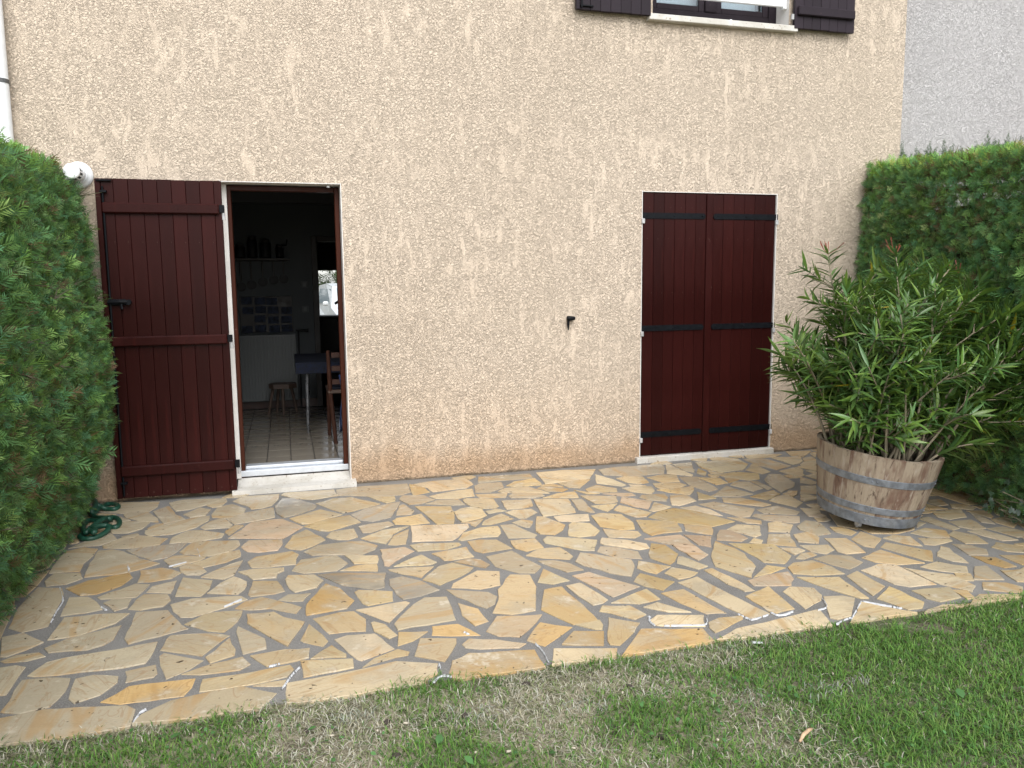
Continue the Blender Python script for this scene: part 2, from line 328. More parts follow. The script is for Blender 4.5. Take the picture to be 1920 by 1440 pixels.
# ------------------------------------------------------------------ ground and paving
g = MB(); g.add([(-150, -150, -.008), (150, -150, -.008), (150, 150, -.008), (-150, 150, -.008)], [(0, 1, 2, 3)])
g.obj('ground', M['soil'], kind='structure')
pat = MB().box((-1.9, -3.045, -.03), (5.2, 0.0, 0.0)).obj('patio', M['mortar'], kind='structure')
STONES = "0:-1236,-222 -1127,-34 -872,-91 -867,-219 -908,-350 -1077,-320;0:-808,-137 -720,-87 -447,-136 -552,-270 -653,-360 -737,-372 -791,-218;0:-561,-281 -446,-137 -433,-221 -457,-349 -519,-354;0:-682,-469 -595,-331 -522,-404 -541,-537 -633,-553;0:-510,-524 -486,-366 -398,-304 -304,-448 -312,-542 -389,-653 -498,-596;0:-878,-338 -797,-227 -728,-456 -653,-592 -772,-650 -827,-491;0:-1053,-352 -1018,-317 -902,-345 -825,-515 -808,-600 -923,-550 -1028,-428;0:-861,-760 -739,-632 -575,-551 -516,-547 -513,-660 -575,-789 -696,-891 -826,-881 -855,-822;0:-1073,-672 -1038,-537 -972,-528 -860,-593 -881,-712 -951,-783 -1040,-762;0:-856,-719 -820,-628 -769,-636 -788,-701 -848,-743;0:-977,-842 -895,-803 -881,-834 -903,-884 -964,-887;0:-1049,-988 -976,-882 -887,-844 -709,-965 -738,-1068 -816,-1103 -941,-1074 -1034,-1039;0:-689,-1063 -688,-953 -614,-839 -547,-840 -399,-967 -410,-1041 -578,-1080;0:-550,-797 -500,-664 -427,-621 -364,-793 -378,-851 -523,-845;1:-902,-1122 -836,-1091 -590,-1079 -625,-1227 -664,-1315 -739,-1340 -811,-1252;0:-300,-1214 -310,-1136 -322,-1125 -530,-1074 -561,-1086 -569,-1100 -615,-1246 -588,-1285 -554,-1295 -505,-1334 -456,-1359 -401,-1346 -349,-1320 -319,-1270;0:-1052,-1076 -982,-1081 -911,-1138 -807,-1287 -692,-1404 -761,-1459 -863,-1516 -1029,-1508 -1043,-1356;0:-1219,-1041 -1140,-996 -1058,-1050 -1057,-1160 -1079,-1282 -1070,-1407 -1216,-1392 -1227,-1172;0:-1207,-1510 -1190,-1401 -1062,-1427 -1032,-1522 -1092,-1586 -1179,-1586;3:-1082,-1644 -999,-1561 -820,-1502 -793,-1583 -825,-1684 -921,-1771 -990,-1768;0:-759,-1662 -774,-1486 -672,-1473 -564,-1581 -602,-1655 -690,-1675;0:-469,-1384 -469,-1361 -526,-1337 -591,-1294 -638,-1300 -680,-1354 -614,-1490 -494,-1420;0:-586,-1499 -539,-1452 -486,-1500 -443,-1603 -471,-1647 -539,-1625 -574,-1562;0:-528,-1454 -436,-1371 -299,-1296 -287,-1417 -359,-1491 -470,-1542;0:-462,-1685 -372,-1566 -273,-1487 -307,-1704 -350,-1747;0:-907,-1814 -823,-1739 -763,-1677 -695,-1712 -732,-1868 -888,-1844;0:-695,-1816 -680,-1743 -574,-1694 -575,-1802 -580,-1864;0:-865,-1901 -835,-1863 -748,-1878 -747,-1985 -798,-2015;0:-741,-2010 -726,-1896 -701,-1841 -593,-1875 -569,-1957 -591,-2021 -687,-2038;0:-556,-1909 -550,-1659 -403,-1747 -408,-1853 -439,-1946;0:-414,-1916 -364,-1800 -305,-1720 -240,-1811 -245,-1916 -273,-1972;0:-1181,-2094 -1200,-2078 -1230,-1838 -1214,-1591 -1097,-1641 -1058,-1795 -1052,-1983 -1040,-2106 -1130,-2141;0:-1017,-2004 -1035,-1776 -952,-1789 -899,-1868 -852,-1976 -923,-2000;0:-1005,-2258 -997,-2024 -803,-2039 -726,-2062 -765,-2160 -885,-2246;0:-699,-2342 -703,-2047 -567,-2065 -511,-2196 -454,-2308 -525,-2336 -612,-2369 -675,-2397;0:-565,-2006 -477,-1961 -255,-1991 -226,-2050 -318,-2118 -453,-2189 -503,-2173 -542,-2095;0:-477,-2258 -398,-2163 -242,-2177 -257,-2294 -307,-2393 -372,-2362;0:-996,-2338 -931,-2273 -736,-2191 -741,-2331 -769,-2378 -828,-2407 -968,-2388;0:-1142,-2374 -1195,-2173 -1119,-2156 -1013,-2276 -1058,-2328 -1119,-2381;0:-1130,-2414 -1085,-2375 -1003,-2374 -970,-2419 -1033,-2443 -1110,-2433;0:-990,-2581 -953,-2476 -840,-2450 -562,-2409 -564,-2497 -579,-2599 -660,-2615 -807,-2604 -964,-2594;0:-541,-2495 -532,-2395 -521,-2355 -364,-2381 -281,-2432 -330,-2513 -374,-2599 -469,-2540;0:-361,-2612 -279,-2453 -250,-2575 -251,-2628 -339,-2671;0:-537,-2551 -523,-2525 -365,-2638 -409,-2700 -485,-2757 -522,-2633;0:-435,-2733 -337,-2681 -220,-2648 -187,-2727 -225,-2764 -366,-2759;0:-643,-2646 -539,-2620 -522,-2700 -531,-2728 -626,-2742;0:-1137,-2480 -1058,-2474 -1018,-2497 -1019,-2657 -1021,-2716 -1081,-2705;0:-1002,-2841 -1000,-2611 -920,-2612 -829,-2647 -822,-2748 -847,-2854 -932,-2875 -986,-2852;0:-798,-2812 -811,-2660 -750,-2647 -659,-2683 -654,-2731 -696,-2814 -771,-2852;3:-684,-2869 -610,-2775 -503,-2777 -380,-2783 -386,-2850 -407,-2909 -524,-2909 -614,-2904;0:-1026,-2881 -989,-2885 -861,-2865 -680,-2899 -588,-2919 -556,-2956 -554,-3062 -643,-3074 -820,-3072 -969,-3063;0:-1222,-986 -1165,-878 -1110,-743 -1051,-741 -985,-897 -1061,-983 -1144,-975;0:-1159,-432 -1064,-395 -981,-511 -1038,-535 -1078,-566;0:-357,-2894 -355,-2797 -185,-2795 -40,-2776 -27,-2816 -51,-2869 -162,-2892;0:-552,-3051 -533,-3001 -448,-2932 -314,-2901 -210,-2892 -88,-2984 -140,-3070 -161,-3075 -261,-3074 -412,-3071;0:1291,-789 1296,-720 1288,-710 1115,-642 1090,-686 1091,-778 1110,-844 1147,-875 1168,-916 1193,-931 1254,-934 1285,-901;0:1160,-1011 1165,-928 1134,-881 1109,-865 1037,-871 979,-941 969,-1089 982,-1166 1100,-1129 1120,-1115 1161,-1075;0:889,-1492 939,-1376 1060,-1308 1170,-1310 1154,-1444 1119,-1504 1016,-1491 902,-1515;0:932,-1536 1009,-1521 1098,-1549 1142,-1725 1045,-1740 968,-1752 935,-1705;1:791,-1845 880,-1815 935,-1849 961,-1939 927,-1977 888,-1941;0:708,-2188 726,-2137 879,-2004 984,-2045 941,-2225 834,-2248 765,-2212;0:699,-2375 773,-2467 784,-2611 718,-2641 688,-2518;0:679,-2202 864,-2294 891,-2355 857,-2441 808,-2476 709,-2305;3:531,-3011 561,-2923 636,-2876 690,-2892 895,-2925 893,-3073 810,-3074 637,-3068 559,-3074 536,-3055;0:-399,-230 -337,-120 -95,-140 -99,-272 -139,-421 -199,-471 -269,-473 -297,-387;0:-84,-169 -65,-110 279,-128 297,-304 118,-359 -10,-281;0:295,-303 290,-143 421,-104 801,-121 790,-365 717,-427 492,-385 355,-322;0:812,-125 821,-137 902,-260 918,-405 791,-462;0:835,-153 994,-97 1244,-112 1256,-290 1184,-379 938,-411 920,-285;0:892,-507 1074,-426 1220,-405 1193,-603 1080,-631 925,-592;0:684,-541 721,-442 864,-488 914,-616 811,-690 729,-681;0:835,-698 928,-628 1067,-647 1082,-795 1000,-786;1:-123,-445 -75,-261 -10,-263 148,-514 127,-594 38,-681 -66,-744 -108,-634;0:138,-457 257,-368 379,-370 552,-608 369,-721 296,-747 201,-582;0:484,-377 667,-443 655,-568 591,-601 522,-471;0:-413,-635 -300,-542 -129,-479 -118,-713 -225,-756 -354,-791 -392,-704;0:-31,-772 55,-704 162,-623 293,-780 99,-920 41,-916;1:342,-795 445,-679 685,-591 639,-757 576,-933 458,-988 387,-935;0:617,-898 664,-680 694,-665 740,-839 712,-912;0:759,-728 987,-801 970,-995 928,-1182 827,-1165 808,-1037;0:576,-1011 609,-961 773,-918 790,-1124 670,-1130 584,-1088;0:367,-1064 445,-1031 556,-1022 576,-1102 426,-1211 380,-1196;2:-373,-1068 -257,-778 -74,-765 47,-978 -66,-1165 -222,-1115;0:50,-964 152,-877 335,-810 389,-983 190,-1108 136,-1077;0:-61,-1322 -18,-1128 63,-1028 165,-1265 85,-1367 24,-1409 -35,-1366;0:170,-1213 206,-1115 337,-1100 347,-1268 290,-1303 228,-1284;2:-295,-1248 -258,-1145 -74,-1177 -70,-1269 -96,-1372 -198,-1376 -257,-1345;0:359,-1299 496,-1179 657,-1158 548,-1278 488,-1443 404,-1365;0:495,-1458 546,-1306 650,-1213 594,-1476 539,-1479;0:669,-1146 751,-1158 1008,-1209 1001,-1280 855,-1494 631,-1449;0:39,-1439 117,-1353 240,-1341 364,-1350 439,-1454 417,-1521 342,-1581 81,-1511;0:-250,-1511 -210,-1445 -22,-1409 14,-1467 -3,-1632 -135,-1634 -225,-1612;0:-288,-1661 -217,-1638 -63,-1668 -63,-1711 -94,-1743 -100,-1801 -212,-1795 -241,-1727;0:-26,-1722 22,-1563 210,-1553 259,-1693 196,-1790 31,-1780;0:249,-1565 421,-1618 408,-1738 288,-1716 273,-1640;0:211,-1796 286,-1745 402,-1753 394,-1862;2:443,-1531 580,-1524 620,-1609 505,-1735 458,-1808 436,-1790;0:610,-1507 680,-1492 884,-1543 888,-1583 793,-1639 636,-1619;0:480,-1816 648,-1678 705,-1821 678,-1844;0:702,-1682 907,-1627 911,-1795 790,-1813 747,-1806;0:-227,-1989 -212,-1817 -95,-1843 -60,-1996 -105,-2017 -216,-2018;0:-58,-1835 -45,-1789 83,-1819 124,-1911 90,-1995 -14,-2027 -38,-1973;1:99,-1823 182,-1819 432,-1896 410,-1999 402,-2091 348,-2102 211,-2005;0:447,-1849 533,-1844 681,-1874 621,-1964 592,-2015 507,-1938 452,-1870;0:592,-2046 702,-1886 781,-1856 869,-1959 800,-2040 660,-2143;1:436,-1989 501,-1969 585,-2055 649,-2197 554,-2247 466,-2264 444,-2195 427,-2072;0:257,-2103 277,-2082 432,-2148 419,-2267 303,-2289 282,-2257;3:29,-2302 35,-2191 133,-1953 195,-2038 249,-2207 208,-2293 31,-2318;0:-89,-2101 -46,-2046 59,-2060 21,-2144 -28,-2137;0:-278,-2144 -239,-2074 -167,-2035 -104,-2090 13,-2218 -12,-2282 -126,-2190 -216,-2180;0:-223,-2226 -107,-2238 -65,-2307 22,-2386 -9,-2485 -49,-2609 -161,-2424 -216,-2328;0:-258,-2396 -254,-2340 -139,-2503 -131,-2604 -220,-2628;0:0,-2565 40,-2415 111,-2605 88,-2651 13,-2588;0:57,-2358 176,-2326 237,-2336 279,-2427 267,-2556 117,-2538;0:245,-2321 475,-2286 491,-2307 372,-2500;0:391,-2520 501,-2336 564,-2270 665,-2292 652,-2556 397,-2588;0:296,-2479 310,-2468 353,-2511 389,-2635 352,-2658 300,-2566;3:542,-2589 654,-2598 719,-2735 596,-2705 526,-2676;0:377,-2734 397,-2605 517,-2636 444,-2707;0:428,-2841 474,-2694 617,-2738 608,-2782 533,-2923 442,-2852;0:627,-2796 665,-2752 772,-2794 878,-2865 841,-2894 688,-2859 634,-2829;0:135,-2599 187,-2574 301,-2592 362,-2754 299,-2786 225,-2822 208,-2802;0:224,-2879 271,-2822 375,-2759 415,-2801 405,-2827 307,-2847;0:35,-2750 75,-2697 122,-2650 173,-2749 171,-2774;0:-3,-2754 195,-2793 192,-2870 6,-2893;0:-192,-2652 -60,-2634 36,-2650 30,-2735 -60,-2757 -127,-2764;0:-173,-2904 -118,-2890 -55,-2889 -67,-2936;4:-59,-2988 -53,-2915 194,-2892 354,-2864 505,-2930 489,-3014 417,-3071 327,-3067 208,-3074 36,-3075 -54,-3061;0:1342,-85 1548,-88 1742,-95 1729,-245 1542,-246 1297,-261;0:1252,-333 1306,-285 1463,-301 1439,-457 1314,-544 1216,-512;0:1795,-84 2021,-72 2269,-123 2119,-381 1923,-422 1751,-443;0:2279,-155 2422,-115 2829,-126 2789,-264 2709,-410 2423,-426 2254,-317;0:1469,-402 1553,-304 1732,-257 1724,-460 1511,-450;0:1844,-449 1986,-393 2116,-408 1948,-630 1879,-583;0:2203,-274 2273,-460 2298,-645 2249,-669 2113,-536;3:1658,-538 1712,-483 1861,-628 1805,-680 1700,-636;0:1371,-540 1445,-469 1613,-476 1703,-693 1572,-651 1390,-579;0:1206,-557 1426,-596 1384,-704 1214,-671;0:1413,-669 1466,-609 1648,-677 1650,-745 1545,-777 1415,-727;0:1619,-793 1745,-718 1882,-707 1852,-867;0:1974,-664 2094,-581 2192,-711 2162,-795 2040,-778 1964,-755;0:1889,-661 1938,-724 2027,-807 1936,-791;0:1879,-819 2108,-907 2066,-1032 2010,-1055 1904,-1029;0:2303,-443 2409,-396 2515,-459 2480,-629 2398,-653 2328,-579;0:2320,-629 2391,-667 2422,-711 2312,-675;0:2530,-489 2692,-434 2774,-487 2704,-676 2568,-657;0:2228,-722 2339,-700 2446,-744 2418,-854 2359,-927 2246,-822;0:2495,-661 2691,-699 2703,-778 2593,-839 2473,-824 2470,-751;2:2040,-811 2127,-808 2242,-854 2242,-922 2142,-916;0:2441,-838 2729,-826 2686,-918 2596,-1026 2487,-923;0:2243,-980 2286,-928 2454,-937 2427,-1040 2374,-1121 2264,-1052;0:2467,-987 2578,-1014 2566,-1172 2408,-1245 2366,-1211;2:2071,-1055 2138,-926 2284,-1094 2179,-1252 2113,-1171;0:2169,-1289 2289,-1113 2346,-1247 2262,-1299 2186,-1313;0:1961,-1204 2044,-1102 2166,-1328 2098,-1400 2032,-1397;0:1854,-1069 2042,-1076 1973,-1167 1910,-1225;0:1782,-899 1859,-902 1828,-1219 1798,-1209 1748,-1134;4:1550,-803 1773,-875 1713,-1182 1490,-1206;0:1332,-776 1533,-798 1501,-955 1423,-991 1314,-988;0:1172,-983 1256,-948 1305,-1014 1178,-1042;4:1287,-1047 1351,-1010 1468,-1027 1481,-1109 1380,-1208 1331,-1193;0:1083,-1257 1127,-1165 1260,-1059 1303,-1193 1131,-1272;4:1269,-1265 1346,-1218 1403,-1272 1345,-1392 1317,-1383;0:1549,-1227 1619,-1212 1774,-1241 1732,-1375 1628,-1367 1547,-1327;0:1355,-1479 1449,-1195 1489,-1208 1563,-1411 1517,-1498 1441,-1572 1364,-1531;0:1187,-1293 1269,-1301 1344,-1541 1317,-1581 1169,-1549;0:1510,-1609 1579,-1417 1615,-1375 1714,-1425 1716,-1578 1655,-1655 1553,-1655;0:1777,-1280 1851,-1247 1972,-1305 1969,-1487 1924,-1610 1834,-1598 1748,-1503;0:1744,-1554 1922,-1660 1914,-1723 1854,-1765 1717,-1707;0:2005,-1446 2225,-1552 2166,-1736 2047,-1731 1964,-1753 1952,-1669;0:2102,-1420 2233,-1311 2340,-1286 2453,-1401 2559,-1656 2385,-1705 2289,-1640 2158,-1511;0:2390,-1281 2499,-1276 2551,-1373 2556,-1527 2496,-1470;0:2240,-1609 2375,-1703 2352,-1763 2301,-1843 2189,-1727;0:2540,-1248 2661,-1224 2822,-1459 2703,-1592 2635,-1589 2584,-1402;0:2682,-964 2723,-1156 2589,-1156;0:2767,-1150 2883,-1187 2977,-1407 2905,-1424 2721,-1250;0:2720,-1089 2960,-887 3013,-1139 2898,-1159 2730,-1106;0:2762,-539 2891,-581 2857,-948 2758,-987 2716,-806;0:2886,-590 3033,-670 3013,-817 2905,-842;0:2848,-164 2884,-164 2893,-525 2861,-558 2729,-417;0:2905,-152 3082,-148 2937,-456 2897,-386;0:3109,-157 3498,-158 3476,-339 3333,-500 3135,-520 3060,-352;0:2943,-487 3034,-345 3026,-486 2962,-575;0:3048,-550 3250,-543 3379,-630 3290,-789 3195,-810 3089,-671;0:3346,-505 3530,-327 3499,-612 3401,-663;0:2996,-873 3068,-796 3169,-829 3165,-1024 3050,-1081 3035,-982;0:3187,-825 3241,-827 3226,-1044 3173,-1074;0:3320,-800 3436,-677 3517,-704 3472,-952 3396,-1050 3222,-1159 3250,-978;0:3538,-171 3708,-194 3763,-494 3573,-578 3532,-418;0:3985,-302 4026,-258 4041,-217 4026,-206 3787,-185 3779,-199 3779,-270 3786,-282 3795,-465 3868,-446 3931,-392 3946,-379;0:3750,-662 3765,-642 3785,-565 3786,-543 3770,-536 3569,-610 3575,-723 3587,-781 3653,-799 3679,-784 3690,-739;0:2958,-1188 3103,-1123 3205,-1087 3189,-1196 3017,-1293;0:3021,-1317 3149,-1229 3224,-1231 3206,-1418 3096,-1505;0:2823,-1479 2997,-1436 3058,-1593 2995,-1648 2822,-1555;0:2558,-1566 2629,-1600 2720,-1690 2684,-1748 2609,-1706;0:2723,-1582 2762,-1557 2992,-1685 2919,-1787 2872,-1790 2742,-1678;0:2436,-1772 2542,-1705 2655,-1774 2567,-1927 2506,-1955;0:2726,-1746 2793,-1739 2851,-1819 2748,-1936 2639,-1886;2:2324,-1851 2389,-1775 2444,-1793 2461,-1957 2395,-1997 2278,-1931;0:2503,-2077 2612,-1927 2734,-1956 2633,-2161;0:2427,-2023 2492,-1962 2524,-2009 2481,-2060;2:2142,-1795 2280,-1870 2186,-2035 2138,-1976;2:1898,-1796 2124,-1789 2115,-1941 2108,-2138 2013,-2202 1995,-2018 1999,-1934;0:1817,-2020 1901,-1874 1962,-1923 1962,-2080 1892,-2177 1845,-2214 1792,-2094;0:1633,-1788 1676,-1705 1796,-1780 1872,-1879 1859,-1947 1796,-1956 1640,-1820;0:1564,-1912 1613,-1837 1701,-1885 1775,-1979 1748,-2093 1618,-2012;0:1345,-1638 1387,-1583 1639,-1730 1558,-1896 1499,-1877 1341,-1697;0:1166,-1597 1312,-1597 1312,-1761 1202,-1798 1157,-1728;0:1179,-1862 1274,-1780 1395,-1789 1414,-1948 1381,-1987 1248,-1923;0:972,-1811 1128,-1763 1207,-2042 1147,-2122 1068,-2097 981,-1971;0:1215,-1955 1296,-1972 1363,-2040 1398,-2151 1303,-2158 1250,-2055;0:1398,-2024 1472,-1899 1599,-2008 1687,-2089 1663,-2183 1590,-2307 1505,-2233 1417,-2095;0:1663,-2209 1716,-2111 1837,-2239 1722,-2312 1683,-2264;0:1890,-2203 1944,-2116 1961,-2121 2018,-2294 1950,-2318;0:1764,-2314 1836,-2252 1929,-2354 1858,-2402 1791,-2411;0:1571,-2371 1648,-2279 1761,-2431 1656,-2519 1597,-2446;0:1123,-2244 1205,-2080 1279,-2269 1187,-2292;2:1312,-2211 1409,-2186 1572,-2440 1453,-2499 1400,-2524 1369,-2398;0:1239,-2326 1319,-2306 1366,-2544 1331,-2573 1277,-2586 1251,-2468;0:1364,-2584 1464,-2535 1589,-2479 1599,-2607 1485,-2631;0:1038,-2562 1123,-2345 1216,-2330 1236,-2565 1238,-2752 1178,-2760 1121,-2751 1087,-2678;0:823,-2533 886,-2397 913,-2280 1022,-2109 1116,-2138 1101,-2294 1013,-2563 898,-2575;0:750,-2706 831,-2574 1026,-2615 979,-2682 870,-2800 788,-2767;3:888,-2839 917,-2791 993,-2687 1108,-2774 1029,-2841 942,-2910;0:1129,-2754 1247,-2739 1242,-2789 1221,-2833 1191,-2824;3:1012,-2916 1098,-2814 1220,-2851 1170,-2972 1111,-2953;0:1279,-2655 1314,-2599 1433,-2637 1461,-2748 1392,-2781 1318,-2686;0:1199,-2941 1293,-2725 1397,-2820 1343,-2888 1232,-2990 1197,-2972;0:1484,-2670 1565,-2638 1661,-2782 1565,-2751;0:1632,-2545 1755,-2530 1785,-2753 1804,-2834 1716,-2817 1662,-2676;4:1769,-2446 1895,-2404 1932,-2648 1979,-2897 1869,-2927 1820,-2695;0:1972,-2331 2023,-2323 2049,-2452 2066,-2646 2015,-2641 1984,-2533;0:2108,-2167 2254,-1955 2298,-2087 2298,-2185 2249,-2366 2139,-2501 2088,-2390 2053,-2305;0:2309,-2002 2536,-2089 2518,-2280 2411,-2378 2321,-2324 2325,-2179;0:2154,-2495 2315,-2363 2389,-2423 2271,-2471;2:2103,-2525 2212,-2491 2362,-2477 2328,-2573 2266,-2642 2094,-2590;0:1984,-2695 2154,-2621 2114,-2883 1988,-2909 1992,-2816;4:1448,-2808 1504,-2763 1700,-2822 1648,-2930 1479,-2878 1446,-2851;0:1681,-2897 1742,-2872 1858,-2880 1839,-2910 1654,-2999 1655,-2950;3:1204,-3073 1377,-2874 1626,-2950 1616,-3062 1496,-3074 1303,-3075;0:920,-3062 969,-2939 1211,-3013 1180,-3075 1028,-3074;4:1629,-3054 1758,-2988 2215,-2918 2163,-3075 1993,-3075 1742,-3075;0:2739,-1979 2860,-1956 2850,-2064 2778,-2154 2691,-2095;0:2849,-1856 2974,-1765 3031,-1822 2955,-2028 2862,-2033 2828,-1919;4:2659,-2150 2819,-2184 2793,-2268 2708,-2315 2655,-2255;4:2512,-2326 2588,-2264 2657,-2265 2650,-2312 2543,-2349;0:2532,-2156 2625,-2186 2635,-2234 2540,-2276;0:2394,-2427 2457,-2380 2576,-2376 2613,-2482 2611,-2585 2451,-2560 2367,-2510;0:2600,-2354 2726,-2322 2813,-2378 2806,-2475 2674,-2540 2632,-2461;0:2865,-2086 2982,-2123 2967,-2214 2923,-2353 2807,-2345 2790,-2296;0:2997,-2144 3146,-2039 3170,-2182 3018,-2307 2984,-2265;0:3031,-1914 3104,-1937 3115,-2045 3043,-2090 3001,-2009;0:2845,-2416 3025,-2342 3098,-2578 2956,-2561 2864,-2492;0:3056,-2305 3146,-2240 3274,-2434 3158,-2569 3125,-2545;0:3177,-2184 3273,-2148 3344,-2203 3284,-2360 3218,-2292;0:2717,-2568 2862,-2520 2939,-2531 2930,-2831 2786,-2822 2740,-2772;0:2600,-2609 2691,-2573 2682,-2778 2545,-2860 2565,-2753;0:2355,-2557 2550,-2619 2507,-2881 2469,-2870 2399,-2714;0:2182,-2694 2252,-2647 2349,-2700 2330,-2784 2287,-2835 2158,-2899 2173,-2800;0:2321,-2804 2412,-2821 2445,-2863 2300,-3022 2218,-3035 2201,-3011;0:2251,-3075 2445,-2907 2550,-3031 2597,-3075 2367,-3075;0:2539,-2893 2699,-2785 2713,-2989 2654,-3042 2582,-3039;0:2759,-2861 2960,-2877 2912,-2996 2783,-3009 2753,-2958;0:2667,-3057 2765,-3037 2909,-3060 2842,-3075 2671,-3075 2634,-3075;0:2943,-2907 3003,-2937 2966,-3023 2921,-3019;0:2945,-2600 3032,-2705 3103,-2752 3087,-2904 3010,-2960 2948,-2836;4:3036,-2613 3175,-2577 3258,-2683 3187,-2764 3085,-2694;0:3238,-2510 3375,-2390 3397,-2428 3309,-2644 3253,-2599;0:3127,-2735 3195,-2768 3135,-2847 3064,-2826;0:3142,-2838 3293,-2695 3361,-2703 3282,-2880;0:3085,-2949 3162,-2869 3260,-2912 3287,-2978 3218,-3035;0:3021,-2987 3208,-3044 3170,-3075 3061,-3074 2881,-3075;0:3373,-2772 3495,-2798 3499,-2862 3389,-2950 3320,-2916;3:3404,-2563 3502,-2623 3494,-2756 3419,-2753 3395,-2672;0:3465,-2372 3541,-2427 3562,-2510 3503,-2578 3407,-2548;3:3555,-2596 3677,-2635 3593,-2760 3543,-2744;0:3623,-2482 3719,-2420 3800,-2523 3746,-2625 3639,-2562;0:3371,-2229 3527,-2294 3509,-2337 3360,-2368 3317,-2340;0:3569,-2241 3648,-2197 3718,-2288 3657,-2430 3539,-2393;0:3393,-2150 3544,-2094 3621,-2171 3545,-2282 3438,-2248;0:3725,-2222 3828,-2220 3864,-2432 3769,-2418 3736,-2309;0:3872,-2215 3987,-2216 4030,-2318 4003,-2410 3897,-2392;0:3637,-1938 3726,-1927 3726,-2167 3661,-2182 3644,-2070;0:3772,-2038 3924,-2048 3870,-2213 3786,-2222 3744,-2138;0:3834,-1841 4061,-1830 3948,-1996 3806,-2008 3778,-1942;0:3932,-2373 3993,-2408 3958,-2493 3885,-2470;0:4051,-1911 4060,-1994 3991,-2161 3942,-2108;0:3155,-1705 3161,-1675 3094,-1669 3053,-1670 3045,-1699 3059,-1705 3100,-1760 3154,-1725;0:4074,-416 4118,-256 4029,-275 3997,-304 3950,-393 3859,-469 3830,-521 3893,-556 3914,-551 4059,-465;0:3663,-801 3764,-759 3786,-823 3686,-957;0:3596,-838 3621,-846 3632,-1028 3550,-1036 3503,-969;0:3452,-1041 3590,-1085 3452,-1271 3319,-1228;0:3300,-1255 3353,-1257 3387,-1345 3360,-1381 3232,-1399 3229,-1354;0:4167,-178 4294,-173 4209,-286 4125,-281;0:3196,-1463 3296,-1480 3213,-1579 3173,-1566;0:3111,-1521 3205,-1578 3155,-1669 3058,-1664;0:4024,-1611 4106,-1622 4049,-1748 3966,-1750 3972,-1666;0:3929,-1683 3954,-1761 3975,-1823 3857,-1799;0:4077,-1730 4150,-1768 4162,-1855 4100,-1890 4018,-1809;0:3604,-1968 3621,-2022 3503,-2079"
